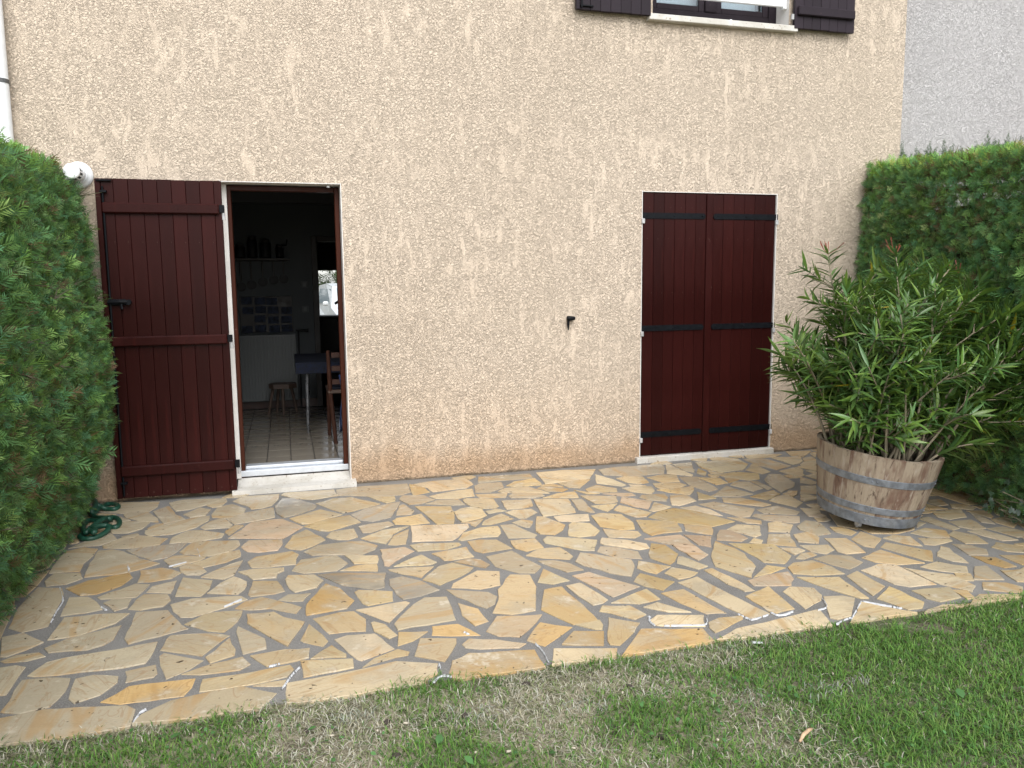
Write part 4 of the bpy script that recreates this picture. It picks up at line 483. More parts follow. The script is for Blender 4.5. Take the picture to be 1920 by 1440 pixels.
MB().lathe([(.040, .0905), (.040, .1845)], 20, MX).obj('slot', M['iron'], fl)
for k in range(12):
    w_ = k*math.pi/6; MB().add(*(lambda P: (P, [(0,1,2,3)]))([MX @ Vector((.0475*math.cos(w_+d), .0475*math.sin(w_+d), z)) for d, z in ((-.11, .09), (.11, .09), (.11, .185), (-.11, .185))])).obj('rib', M['white_pvc'], fl)

# neighbour
nb = empty('neighbour_house', 'grey rendered wall of the neighbouring house beyond the right hedge', 'house', (5.066, .12, 0))
MB().add([(0, 0, -.03), (7, 0, -.03), (7, 0, 6), (0, 0, 6)], [(0, 1, 2, 3)]).obj('wall', M['render_grey'], nb)
# ------------------------------------------------------------------ kitchen seen through the doorway
FZ = .13
rw = MB(); YB = 3.1
def quad(mb, a, b, c, d): mb.add([a, b, c, d], [(0, 1, 2, 3)])
XL, XR, CZ = -2.2, 2.6, 2.42
quad(rw, (XL, .301, 0), (XL, YB, 0), (XL, YB, CZ), (XL, .301, CZ)); quad(rw, (XR, .301, 0), (XR, YB, 0), (XR, YB, CZ), (XR, .301, CZ))
for a, b, c, d in ((XL, D1[0], 0, CZ), (D1[1], XR, 0, CZ), (D1[0], D1[1], D1[3], CZ)): quad(rw, (a, .301, c), (b, .301, c), (b, .301, d), (a, .301, d))
DX0, DX1, DZ = .355, 1.15, 1.90
for a, b, c, d in ((XL, DX0, 0, CZ), (DX1, XR, 0, CZ), (DX0, DX1, DZ, CZ)): quad(rw, (a, YB, c), (b, YB, c), (b, YB, d), (a, YB, d))
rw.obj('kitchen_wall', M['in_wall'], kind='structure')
MB().box((XL, .30, CZ), (XR, YB+3.6, CZ+.1)).obj('kitchen_ceiling', M['in_ceil'], kind='structure')
MB().box((XL, YB-.12, CZ-.13), (XR, YB-.001, CZ-.001)).obj('ceiling_beam', M['in_ceil'], kind='structure')
kf = MB().box((XL, .241, .0), (XR, YB+3.6, FZ-.004)).obj('kitchen_floor', M['grout'], kind='structure')
tm = MB().box((-.084, -.1215, -.003), (.084, .1215, .001)).mesh('tile', M['tile'])
for i in range(11):
    for j in range(11):
        put('tile', tm, None, kf, loc=(-.798+.176*i, .40+.25*j, FZ+rng.uniform(-.0006, .0006)))
MB().box((XL, YB-.012, FZ+.002), (DX0-.05, YB-.0005, FZ+.09)).obj('skirting', M['chairwood'], kind='structure')
hw = MB(); HX0, HX1, HY = .2, 2.4, 6.6
quad(hw, (HX0, YB+.01, 0), (HX0, HY, 0), (HX0, HY, CZ), (HX0, YB+.01, CZ)); quad(hw, (HX1, YB+.01, 0), (HX1, HY, 0), (HX1, HY, CZ), (HX1, YB+.01, CZ))
WX0, WX1, WZ0, WZ1 = .50, 1.35, .78, 1.66
for a, b, c, d in ((HX0, WX0, 0, CZ), (WX1, HX1, 0, CZ), (WX0, WX1, 0, WZ0), (WX0, WX1, WZ1, CZ)): quad(hw, (a, HY, c), (b, HY, c), (b, HY, d), (a, HY, d))
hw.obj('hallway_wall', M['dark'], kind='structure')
# an outer skin so that no daylight leaks in
sk = MB(); quad(sk, (-4.2, 0.6, -.03), (-4.2, 7, -.03), (-4.2, 7, 6), (-4.2, .6, 6)); quad(sk, (5.06, .6, -.03), (5.06, 7, -.03), (5.06, 7, 6), (5.06, .6, 6)); quad(sk, (-4.2, 0, 6), (5.06, 0, 6), (5.06, 7, 6), (-4.2, 7, 6))
for a, b, c, d in ((-4.2, WX0, -.03, 6), (WX1, 5.06, -.03, 6), (WX0, WX1, -.03, WZ0), (WX0, WX1, WZ1, 6)): quad(sk, (a, 7, c), (b, 7, c), (b, 7, d), (a, 7, d))
sk.obj('rear_wall', M['render'], house)
dfr = MB(); dfr.box((DX0-.06, YB-.02, FZ), (DX0, YB+.05, DZ+.06), .003); dfr.box((DX1, YB-.02, FZ), (DX1+.06, YB+.05, DZ+.06), .003); dfr.box((DX0+.0005, YB-.02, DZ), (DX1-.0005, YB+.05, DZ+.06), .003)
dfr.obj('inner_door_frame', M['dark'], label='dark wooden inner door frame at the back of the kitchen', cat='door frame')

def thing(name, label, cat, loc=(0, 0, 0), **k): return empty(name, label, cat, loc, **k)
rd = thing('radiator', 'white ribbed panel radiator on the kitchen back wall', 'radiator', (-.19, YB, FZ))
MB().box((-.29, -.10, .09), (.29, -.03, .80), .008).obj('panel', M['rad'], rd)
rm = MB().box((-.006, -.108, .12), (.006, -.1005, .77), .002).mesh('rib', M['rad'])
for k in range(18): put('rib', rm, None, rd, loc=(-.262+.0308*k, 0, 0))
MB().tube([(.315, -.06, .01), (.315, -.06, .83)], .008, 8).obj('pipe', M['darkmetal'], rd)
MB().tube([(.29, -.06, .835), (.36, -.06, .835), (.42, -.07, .83)], [.01, .014, .02], 10).obj('valve', M['darkmetal'], rd)
st = thing('stool', 'small low wooden stool standing in front of the radiator', 'stool', (-.06, 2.68, FZ))
MB().prism([(-.135, -.02), (-.09, -.1), (.06, -.11), (.14, -.04), (.13, .07), (.0, .12), (-.1, .08)], .27, .315).obj('seat', M['stool'], st)
for x, y in ((-.11, -.02), (.0, -.085), (.10, .03), (-.05, .08)): MB().tube([(x*.85, y*.85, .268), (x*1.35, y*1.2, 0)], [.016, .013], 10).obj('leg', M['stool'], st)
tb = thing('table', 'kitchen table with slim steel legs standing at the right of the doorway', 'table', (.62, 1.85, FZ))
MB().box((-.53, -.40, .60), (.6, .5, .63), .004).obj('table_top', M['dark'], tb)
for x, y in ((-.46, -.36), (-.43, .42), (.5, -.34), (.5, .42)): MB().tube([(x, y, .598), (x-.01, y-.02, 0)], [.016, .011], 10).obj('leg', M['steel'], tb)
tc_ = MB().box((.07, 1.43, FZ+.632), (1.24, 2.37, FZ+.638)); tc_.box((.066, 1.425, FZ+.53), (.0685, 2.37, FZ+.637)); tc_.box((.07, 1.4225, FZ+.54), (1.24, 1.426, FZ+.637))
tc_.obj('tablecloth', M['cloth'], label='dark blue patterned cloth covering the kitchen table', cat='tablecloth')
ch = thing('chair', 'reddish wooden ladder back chair pushed in at the kitchen table', 'chair', (.52, .92, FZ))
for x in (-.19, .19):
    MB().tube([(x+.03*(1 if x < 0 else -1), -.02, 0), (x, 0, .42), (x-.01, -.04, .78)], [.016, .019, .015], 10).obj('leg', M['chairwood'], ch)
    MB().tube([(x, .38, 0), (x, .36, .42)], .017, 10).obj('leg', M['chairwood'], ch)
for z in (.52, .63, .74): MB().box((-.175, -.035, z-.022), (.175, -.018, z+.022), .004).obj('back_slat', M['chairwood'], ch)
MB().box((-.21, -.02, .421), (.21, .38, .45), .006).obj('seat', M['stool'], ch)
MB().box((-.18, .0, .451), (.18, .34, .475), .01).obj('cushion', M['cloth'], ch)
tw = MB(); V = []; F = []
for i in range(9):
    for j in range(8):
        V.append((.04+.012*j+.016*math.sin(i*.6+j), -.05-.02*math.sin(j*1.9+i*.3), .58-.06*i+.01*j))
for i in range(8):
    for j in range(7): F.append((i*8+j, i*8+j+1, i*8+j+9, i*8+j+8))
tw.add([(x+.36, y+.90, z+FZ) for x, y, z in V], F); t_o = tw.obj('towel', M['towel'], smooth=True, label='blue and white striped tea towel hanging from the chair back', cat='towel')
t_o.modifiers.new('s', 'SOLIDIFY').thickness = .006
pb = thing('photo_board', 'dark pinboard covered with small photographs above the radiator', 'pinboard', (-.19, YB-.001, 1.14))
MB().box((-.27, -.018, -.19), (.265, -.001, .19), .002).obj('board', M['dark'], pb)
for i in range(4):
    for j in range(4):
        if (i, j) in ((3, 0), (0, 2)): continue
        x = -.195+.13*i+rng.uniform(-.01, .01); z = .135-.095*j+rng.uniform(-.01, .01)
        MB().box((x-.055, -.0215-.0004*i, z-.037), (x+.055, -.0185, z+.037)).obj('photo', M['photo'], pb)
MB().box((-.49, YB-.17, 1.70), (.07, YB-.001, 1.722), .002).obj('shelf', M['dark'], label='dark wall shelf above the hanging pans in the kitchen', cat='shelf')
JL = ('first', 'second', 'third', 'fourth')
for k, (x, r_, h_) in enumerate(((-.42, .05, .14), (-.30, .05, .22), (-.17, .055, .19), (-.03, .04, .13))):
    j = thing('jar', JL[k]+' dark jar from the left on the kitchen shelf', 'jar', (x, YB-.09, 1.7225), group='jars on the kitchen shelf')
    MB().lathe([(r_*.9, 0), (r_, .02), (r_, h_*.8), (r_*.7, h_*.86)], 16).obj('body', M['darkmetal'], j, smooth=True); MB().lathe([(r_*.75, h_*.861), (r_*.75, h_), (.01, h_+.01)], 16).obj('lid', M['dark'], j)
PL = ('first', 'second', 'third', 'fourth', 'fifth')
for k, (x, zb_) in enumerate(((-.43, 1.37), (-.325, 1.39), (-.21, 1.42), (-.10, 1.44), (.0, 1.45))):
    p = thing('pan', PL[k]+' dark pan from the left hanging below the kitchen shelf', 'pan', (x, YB-.03, zb_), group='pans hanging below the shelf')
    MX = Matrix.Rotation(math.pi/2, 4, 'X'); MB().lathe([(.038, -.02), (.048, .02)], 16, Matrix.Translation((0, 0, .06)) @ MX).obj('bowl', M['darkmetal'], p)
    MB().box((-.008, -.01, .109), (.008, .0, 1.70-zb_-.002), .002).obj('handle', M['dark'], p)
MB().tube([(-.06, YB-.02, 1.86), (.04, YB-.05, 1.86), (.05, YB-.05, 1.92)], .008, 8).obj('wall_bracket', M['iron'], label='thin black metal bracket on the wall above the shelf', cat='bracket')
for z, lab in ((1.448, 'upper square light switch beside the inner door'), (1.185, 'lower square light switch beside the inner door')):
    s = thing('light_switch', lab, 'switch', (.207, YB-.001, z)); MB().box((-.035, -.008, -.035), (.035, 0, .035), .003).obj('plate', M['in_ceil'], s); MB().box((-.015, -.011, -.022), (.015, -.0085, .022), .001).obj('rocker', M['rad'], s)
cl = thing('ceiling_lamp', 'dark round lamp on the kitchen ceiling', 'lamp', (-.12, 2.0, CZ-.001)); MB().lathe([(.06, 0), (.20, -.02), (.19, -.05), (.10, -.085), (.02, -.095)], 28).obj('shade', M['dark'], cl, smooth=True)
# hallway bits and the car outside
cb = thing('hall_cabinet', 'black cabinet in the hallway below the bright window', 'cabinet', (.95, 5.6, FZ)); MB().box((-.55, -.2, 0), (.5, .2, .86), .01).obj('carcass', M['dark'], cb); MB().box((-.56, -.21, .861), (.51, .21, .89), .004).obj('top', M['dark'], cb)
bgb = MB(); bgb.lathe([(.05, 0), (.15, .03), (.17, .10), (.10, .18), (.03, .2)], 14, Matrix.Translation((.95, 5.5, FZ+.891))); bgb.tube([(.86, 5.5, 1.16), (.80, 5.5, 1.24), (.72, 5.5, 1.22), (.66, 5.5, 1.18)], .018, 8); bgb.obj('dark_jumble', M['rubber'], smooth=True, label='black bag lying on the hallway cabinet against the light', cat='jumble')  # stand-in for unidentified dark shapes on the cabinet
hl = thing('desk_lamp', 'small lamp with a white cone shade in the hallway', 'lamp', (1.03, 5.7, FZ+.891)); MB().lathe([(.06, 0), (.06, .015)], 16).obj('foot', M['rubber'], hl); MB().tube([(0, 0, .0155), (0, 0, .29)], .008, 8).obj('stem', M['rubber'], hl); MB().lathe([(.10, .291), (.03, .42)], 20).obj('shade', M['lampwhite'], hl)

car = thing('parked_car', 'white car parked in the street seen through the house', 'car', (1.75, 15.5, -.03), rot=(0, 0, R(8)))
prof = [(-1.95, .32), (-2.02, .55), (-1.95, .72), (-1.2, .93), (-.55, 1.42), (.2, 1.5), (1.2, 1.45), (1.85, 1.02), (1.95, .6), (1.9, .32)]
cb2 = MB(); V = []; n = len(prof)
for x, ins in ((-.84, .12), (-.78, 0), (.78, 0), (.84, .12)):
    for (y, z) in prof:
        f = 1.0 if z < .95 else (.80 if abs(x) > .8 else .86)
        V.append((x*f, y*(1-ins*.12), z-(ins*.25 if z > .9 else 0)))
F = [tuple(range(n))[::-1], tuple(range(3*n, 4*n))]
for s in range(3):
    for i in range(n): F.append((s*n+i, s*n+(i+1) % n, (s+1)*n+(i+1) % n, (s+1)*n+i))
cb2.add(V, F).obj('body', M['carpaint'], car)
MB().add([(-.66, -1.14, .985), (.66, -1.14, .985), (.58, -.60, 1.395), (-.58, -.60, 1.395)], [(0, 1, 2, 3)]).obj('windscreen', M['carglass'], car)
for s in (-1, 1):
    MB().add([(s*.735, -.95, .98), (s*.735, 1.3, .98), (s*.70, .95, 1.36), (s*.70, -.5, 1.36)], [(0, 1, 2, 3)]).obj('side_window', M['carglass'], car)
    MB().box((s*.62-.17, -2.03, .60), (s*.62+.17, -1.93, .74), .03).obj('headlight', M['alu'], car)
    MB().box((s*.90-.07, -.85, .95), (s*.90+.07, -.75, 1.06), .03).obj('mirror', M['carpaint'], car)
    for y in (-1.25, 1.25):
        wl = MB().lathe([(.31, -.09), (.33, -.06), (.33, .06), (.31, .09)], 24, Matrix.Translation((s*.74, y, .33)) @ Matrix.Rotation(math.pi/2, 4, 'Y')).obj('wheel', M['rubber'], car)
        MB().lathe([(.2, .0), (.19, .012)], 20, Matrix.Translation((s*.832, y, .33)) @ Matrix.Rotation(math.pi/2*s, 4, 'Y')).obj('rim', M['alu'], wl)
MB().box((-.45, -2.05, .45), (.45, -2.0, .58), .01).obj('grille', M['rubber'], car)

# ------------------------------------------------------------------ foliage templates
def spray_template(seed, nb=5, wid=.06):
    q = np.random.default_rng(seed); V = []; F = []; J = []
    def leaf(a, b, w, z, ja, jb):
        d = np.array(b)-np.array(a); p = np.array([-d[1], d[0]]); p = p/np.linalg.norm(p)*w; m = np.array(a)+d*.45
        n = len(V); V.extend([(*a, z), (*(m+p), z+w*.5), (*b, z-w*.4), (*(m-p), z+w*.3)]); J.extend([ja, (ja+jb)/2, jb, (ja+jb)/2]); F.extend([(n, n+1, n+2), (n, n+2, n+3)])
    leaf((0, 0), (0, 1), wid*.6, 0, .6, 1.2)
    for i in range(nb):
        for s in (-1, 1):
            t = .10+.78*(i+.25*(s > 0)+q.uniform(0, .3))/nb; L = (.70-.45*t)*q.uniform(.75, 1.15); an = R(q.uniform(34, 56))
            a = (0, t); b = (s*L*math.sin(an), t+L*math.cos(an)); leaf(a, b, wid*.5, q.uniform(-.05, .05), .7, 1.25)
            if L > 9:
                m = (a[0]+(b[0]-a[0])*.5, a[1]+(b[1]-a[1])*.5); an2 = an-s*0+R(40); leaf(m, (m[0]+s*L*.42*math.sin(an-.75), m[1]+L*.42*math.cos(an-.75)), wid*.4, q.uniform(-.05, .05), .8, 1.25)
    return np.array(V), np.array(F), np.array(J)
SP = [spray_template(i, 5+i % 2) for i in range(4)]
ST = [(v, f) for v, f, j in SP]; SJ = [j for v, f, j in SP]
ST.append((np.array([(0, 0, 0), (.02, .4, .03), (.05, 1, 0), (-.02, .4, .03), (.3, .85, .05), (-.22, .75, -.03)]), np.array([(0, 1, 2), (0, 2, 3), (1, 4, 3), (1, 5, 3)]))); SJ.append(np.ones(6))
def vnoise(p, s, seed):
    # cheap smooth noise from a few plane waves
    q = np.random.default_rng(seed); o = np.zeros(len(p))
    for i in range(7):
        k = q.normal(0, 1, 3)*s; o += np.sin(p@k+q.uniform(0, 6.28))/(1+.25*i)
    return o/3
def hedge_cols(pos, seed, light, gain):
    q = np.random.default_rng(seed); n = len(pos)
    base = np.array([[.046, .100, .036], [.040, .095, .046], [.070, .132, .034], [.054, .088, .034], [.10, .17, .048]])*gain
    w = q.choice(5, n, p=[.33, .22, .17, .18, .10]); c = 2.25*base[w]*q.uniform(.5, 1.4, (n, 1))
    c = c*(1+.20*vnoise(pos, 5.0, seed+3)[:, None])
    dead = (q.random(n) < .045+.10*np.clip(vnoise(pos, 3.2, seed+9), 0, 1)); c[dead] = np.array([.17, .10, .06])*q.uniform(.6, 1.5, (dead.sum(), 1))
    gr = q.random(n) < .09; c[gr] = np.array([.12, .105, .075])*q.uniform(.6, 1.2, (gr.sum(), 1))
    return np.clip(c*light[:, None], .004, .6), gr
def build_hedge(name, label, surf, y0, y1, ztop, out, dens, top_w, seed, core_fn, sprigs=(), gain=1.0):
    # surf(y,z) -> x of the clipped face, out = +1 / -1 direction it faces
    q = np.random.default_rng(seed); h = thing(name, label, 'hedge')
    nf = int(dens*(y1-y0)*2.3); y = q.uniform(y0, y1, nf); keep = (y > VIS[name]) | (q.random(nf) < .35); y = y[keep]; nf = len(y)
    z = q.uniform(0.02, 1, nf)*ztop(y); P = np.c_[np.zeros(nf), y, z]
    deep = q.beta(1.2, 2.6, nf)*.085-.02; lump = .014*vnoise(P, 11, seed+1)+.014*vnoise(P, 2.4, seed+2)
    P[:, 0] = surf(y, z)+out*(lump-deep)
    ax = np.c_[out*q.uniform(.05, .75, nf), q.normal(0, .6, nf), q.normal(.3, .6, nf)]
    nr = np.c_[q.normal(0, .35, nf)+out*1.0, q.normal(0, .45, nf), q.normal(.35, .4, nf)]
    nt_ = int(dens*1.1*(y1-y0)*top_w); yt = q.uniform(y0, y1, nt_); keep = (yt > VIS[name]) | (q.random(nt_) < .3); yt = yt[keep]; nt_ = len(yt); u = q.random(nt_)
    T_ = np.c_[surf(yt, ztop(yt)-.05)-out*(.0+u*top_w), yt, ztop(yt)+q.uniform(-.09, .03, nt_)]
    axt = np.c_[q.normal(out*.25, .4, nt_), q.normal(0, .4, nt_), q.uniform(.5, 1, nt_)]; nrt = q.normal(0, 1, (nt_, 3))
    pos = np.r_[P, T_]; ax = np.r_[ax, axt]; nr = np.r_[nr, nrt]; n = len(pos)
    # end turned to the house
    ne = int(dens*.7*2.2*.55); ze = q.uniform(.12, 1, ne)*ztop(np.full(ne, y1)); xe = surf(np.full(ne, y1), ze)-out*q.uniform(-.02, .55, ne)
    E_ = np.c_[xe, y1+q.uniform(-.1, .05, ne), ze]; pos = np.r_[pos, E_]; ax = np.r_[ax, np.c_[q.normal(out*.4, .4, ne), q.uniform(.2, 1, ne), q.normal(.2, .5, ne)]]; nr = np.r_[nr, q.normal(0, 1, (ne, 3))]; n = len(pos)
    size = q.uniform(.038, .085, n); size[nf:nf+nt_] *= 1.15
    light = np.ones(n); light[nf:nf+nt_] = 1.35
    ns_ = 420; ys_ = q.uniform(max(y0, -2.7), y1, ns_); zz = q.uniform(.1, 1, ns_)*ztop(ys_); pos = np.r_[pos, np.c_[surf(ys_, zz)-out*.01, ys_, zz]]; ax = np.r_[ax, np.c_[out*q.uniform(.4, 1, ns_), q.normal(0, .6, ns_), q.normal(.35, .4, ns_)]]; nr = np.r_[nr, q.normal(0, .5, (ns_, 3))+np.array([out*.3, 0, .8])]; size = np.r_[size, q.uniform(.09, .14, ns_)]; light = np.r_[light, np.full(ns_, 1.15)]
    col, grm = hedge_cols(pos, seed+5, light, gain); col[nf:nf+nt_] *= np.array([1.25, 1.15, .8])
    for (sx, sy, sz, hh, lean) in sprigs:
        m = int(26*hh/.12)
        for k in range(m):
            t = k/m; pos = np.r_[pos, [[sx+lean*t*hh+q.normal(0, .004), sy+q.normal(0, .004), sz+t*hh]]]; s_ = -1 if k % 2 else 1
            ax = np.r_[ax, [[s_*.75*(1-.3*t), q.normal(0, .3), .8]]]; nr = np.r_[nr, [[q.normal(0, .4), -1, q.normal(0, .3)]]]; size = np.r_[size, [.055*(1.15-t)*q.uniform(.7, 1.2)]]
            col = np.r_[col, [np.array([.05, .11, .045])*q.uniform(.8, 1.3)]]
    wh = q.integers(0, 4, len(pos)); wh[:len(grm)][grm] = 4; size[:len(grm)][grm] *= 1.5
    V, F, C = scatter(ST, wh, pos, ax, nr, size, col, SJ)
    put('foliage', bigmesh('foliage', V, F, C, M['thuja']), None, h, kind='stuff')
    core_fn(h); return h
VIS = {'hedge': -2.75}
# left hedge
def surfL(y, z):
    x = np.interp(z, [0, .12, .5, .95, 1.4, 1.75, 1.95, 2.06, 2.16], [-1.29, -1.25, -1.165, -1.135, -1.19, -1.245, -1.285, -1.325, -1.42])
    x = x+.055*np.clip((y+.7)/.5, 0, 1)*np.clip((z-1.5)/.3, 0, 1)
    return x-np.clip(.42-z, 0, 1)*np.clip((y+.45)/.45, 0, 1)*.62
ztL = lambda y: 2.165+.015*np.sin(y*3)
def coreL(h):
    V = []; F = []; ys = np.linspace(-4.4, -.13, 40); zs_ = np.linspace(.0, 2.02, 16)
    for y in ys:
        for z in zs_: V.append((float(surfL(np.array(y), np.array(z)))-.10+.02*math.sin(7*y+5*z), y, z))
    for i in range(39):
        for k in range(15): F.append((i*16+k, i*16+k+1, (i+1)*16+k+1, (i+1)*16+k))
    mb = MB().add(V, F); mb.add([(-1.5, -4.4, 2.02), (-1.5, -.13, 2.02), (-2.3, -.13, 2.03), (-2.3, -4.4, 2.03)], [(0, 1, 2, 3)]); mb.add([(-1.36, -.14, .35), (-1.25, -.14, .6), (-1.32, -.14, 1.7), (-1.55, -.14, 2.02), (-2.3, -.14, 2.03), (-2.3, -.14, .2)], [(0, 1, 2, 3, 4, 5)])
    mb.obj('inner_mass', M['core'], h)
    for y in np.arange(-4.2, -.2, .42): MB().tube([(-1.62, y, 0), (-1.6, y+.03, .9), (-1.62, y, 2.0)], [.03, .022, .01], 7).obj('trunk', M['darkbark'], h)
    for k in range(5):
        y = -.2-.05*k; MB().tube([(-1.6, -.35, .1), (-1.38, y, .22+.03*k), (-1.2, y+.03, .36+.05*k)], [.012, .009, .004], 6).obj('branch', M['darkbark'], h)
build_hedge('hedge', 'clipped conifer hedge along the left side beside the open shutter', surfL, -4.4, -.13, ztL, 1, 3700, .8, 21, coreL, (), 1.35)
# right hedge
def surfR(y, z): return 4.75+.215*y-.13*(1-np.clip(z, 0, 2.3)/2.3)+.10*np.clip(z-2.2, 0, 1)
ztR = lambda y: 2.34+.085*y
def coreR(h):
    V = []; F = []; ys = np.linspace(-3.6, -.02, 34); zs_ = np.linspace(.0, 1.95, 14)
    for y in ys:
        for z in zs_: V.append((float(surfR(np.array(y), np.array(z)))+.10+.02*math.sin(6*y+4*z), y, z))
    for i in range(33):
        for k in range(13): F.append((i*14+k, i*14+k+1, (i+1)*14+k+1, (i+1)*14+k))
    mb = MB().add(V, F); mb.add([(4.15, -3.6, 1.9), (4.85, -.02, 2.18), (5.8, -.02, 2.18), (5.4, -3.6, 1.9)], [(0, 1, 2, 3)]); mb.obj('inner_mass', M['core'], h)
    for y in np.arange(-3.4, -.1, .45): MB().tube([(5.0+.2*y, y, 0), (5.02+.2*y, y, .9), (5.0+.2*y, y, 2.1)], [.03, .022, .01], 7).obj('trunk', M['darkbark'], h)
SPR = [(5.017, -0.08, 2.372, 0.225, 0.0), (5.036, -0.12, 2.367, 0.121, 0.3), (4.99, -0.3, 2.358, 0.151, -0.2), (5.028, -0.35, 2.352, 0.2, 0.1), (5.079, -0.35, 2.362, 0.142, 0.3), (5.041, -0.5, 2.348, 0.195, 0.02), (5.082, -0.5, 2.35, 0.155, 0.35), (5.108, -0.6, 2.344, 0.121, 0.0), (5.083, -0.8, 2.339, 0.132, -0.3), (5.148, -0.8, 2.349, 0.203, 0.05), (5.198, -0.8, 2.35, 0.149, 0.2), (5.121, -1, 2.326, 0.181, 0.05), (5.072, -1, 2.324, 0.121, -0.2), (5.143, -1.1, 2.327, 0.141, 0)]
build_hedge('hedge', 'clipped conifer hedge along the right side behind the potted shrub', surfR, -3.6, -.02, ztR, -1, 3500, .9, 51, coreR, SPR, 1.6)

# street shrubbery behind the car
sh = thing('street_shrub', 'dark shrub behind the white car in the street', 'shrub', (2, 19.5, 0))
q = np.random.default_rng(3); n = 2600; pos = np.c_[q.uniform(-4, 5, n), q.normal(0, .5, n), q.uniform(0, 3.2, n)]
V, F, C = scatter(ST, q.integers(0, 4, n), pos, q.normal(0, 1, (n, 3)), q.normal(0, 1, (n, 3)), q.uniform(.3, .5, n), np.array([.035, .06, .02])*q.uniform(.5, 1.8, (n, 1)), SJ)
put('foliage', bigmesh('foliage', V, F, C, M['thuja']), None, sh, kind='stuff'); MB().tube([(0, .2, 0), (.1, .2, 2)], .08, 8).obj('trunk', M['darkbark'], sh)
# ------------------------------------------------------------------ barrel planter
BX, BY = 3.325, -1.865
bar = empty('barrel_planter', 'weathered half wine barrel with metal hoops tilted on its castors', 'planter', (BX, BY, .0))
vdir = Vector((BX, BY+CAM_D, 0)).normalized()
tilt = Matrix.Rotation(R(7.5), 4, vdir)
bar.matrix_world = Matrix.Translation((BX, BY, .062)) @ tilt
BH = .405
def brad(z): return .277+.073*(z/BH)**.85
NS = 22
sm = MB(); V = []; F = []; a0 = math.pi/NS*.996; zs_ = [0, .1, .2, .3, BH]
for z in zs_:
    for r_, a in ((brad(z), -a0), (brad(z)*1.004, 0), (brad(z), a0), (brad(z)-.026, a0), (brad(z)-.026, -a0)): V.append((r_*math.cos(a), r_*math.sin(a), z))
for i in range(4):
    for k in range(5): F.append((i*5+k, i*5+(k+1) % 5, (i+1)*5+(k+1) % 5, (i+1)*5+k))
F += [(4, 3, 2, 1, 0), (20, 21, 22, 23, 24)]
sme = MB().add(V, F).mesh('stave', M['stave'])
for k in range(NS):
    o = put('stave', sme, None, bar, loc=(0, 0, rng.uniform(-.003, .003))); o.rotation_euler = (0, 0, 2*math.pi*k/NS)
for z0, z1 in ((-.008, .052), (.068, .108), (.238, .280)):
    hp = MB().lathe([(brad(max(z0, 0))+.0015, z0), (brad(max(z0, 0))+.0045, z0+.002), (brad(z1)+.0045, z1-.002), (brad(z1)+.0015, z1)], 44)
    for a in (-2.3, -2.22, -.9): hp.lathe([(.006, 0), (.003, .004)], 8, Matrix.Rotation(a, 4, 'Z') @ Matrix.Translation((brad((z0+z1)/2)+.004, 0, (z0+z1)/2)) @ Matrix.Rotation(math.pi/2, 4, 'Y'))
    hp.obj('hoop', M['hoop'], bar, smooth=False)
MB().lathe([(.25, .001), (.25, .02)], 28).obj('bottom_board', M['dark'], bar)
ms = MB(); ms.lathe([(brad(.31)-.03, .30), (brad(.33)-.028, .325), (.2, .34), (.05, .35)], 26); ms.obj('soil', M['earth'], bar)
for a in (-2.45, -1.2, .6, 2.0):
    c = MB(); x, y = .2*math.cos(a), .2*math.sin(a); c.lathe([(.012, -.012), (.02, -.010), (.02, .010), (.012, .012)], 14, Matrix.Translation((x, y, -.036)) @ Matrix.Rotation(math.pi/2, 4, 'Y')); c.box((x-.016, y-.015, -.03), (x-.0125, y+.015, -.001)); c.box((x+.0125, y-.015, -.03), (x+.016, y+.015, -.001)); c.obj('castor', M['alu'], bar)

# ------------------------------------------------------------------ oleander
ole = empty('oleander', 'bushy oleander shrub with long narrow leaves growing in the barrel', 'shrub', (BX, BY, .36))
q = np.random.default_rng(77); B0 = np.array([BX+.04, BY, .38])
stems = []    # list of (points)
def bez(a, b, c, n=9): t = np.linspace(0, 1, n)[:, None]; return (1-t)**2*a+2*t*(1-t)*b+t*t*c
tips = [(2.79, -1.85, 1.10), (3.17, -1.62, 1.60), (3.20, -1.75, 1.40), (3.35, -1.6, 1.42), (3.52, -1.8, 1.46), (3.72, -1.55, 1.60), (3.80, -1.9, 1.50), (4.0, -1.7, 1.50), (4.22, -1.75, 1.44), (4.36, -1.8, 1.24), (4.42, -1.95, 1.0), (4.36, -2.05, .74), (4.18, -2.2, .60), (4.28, -1.8, .62), (3.05, -1.8, .95), (4.02, -2.28, .62), (3.05, -2.05, .62), (3.25, -2.22, .56), (3.9, -2.2, .50), (3.1, -2.15, .70), (3.62, -2.3, .70)]
for k in range(98):
    u = q.uniform(-1, 1); w = q.uniform(-1, 1); z = q.uniform(.12, 1.0); rr = math.sqrt(max(.05, 1-(z-.45)**2*1.6))
    tips.append((3.70+.72*u*rr, -1.82+.50*w*rr, .54+.86*z))
nodes = []     # leaf nodes: pos, dir, scale
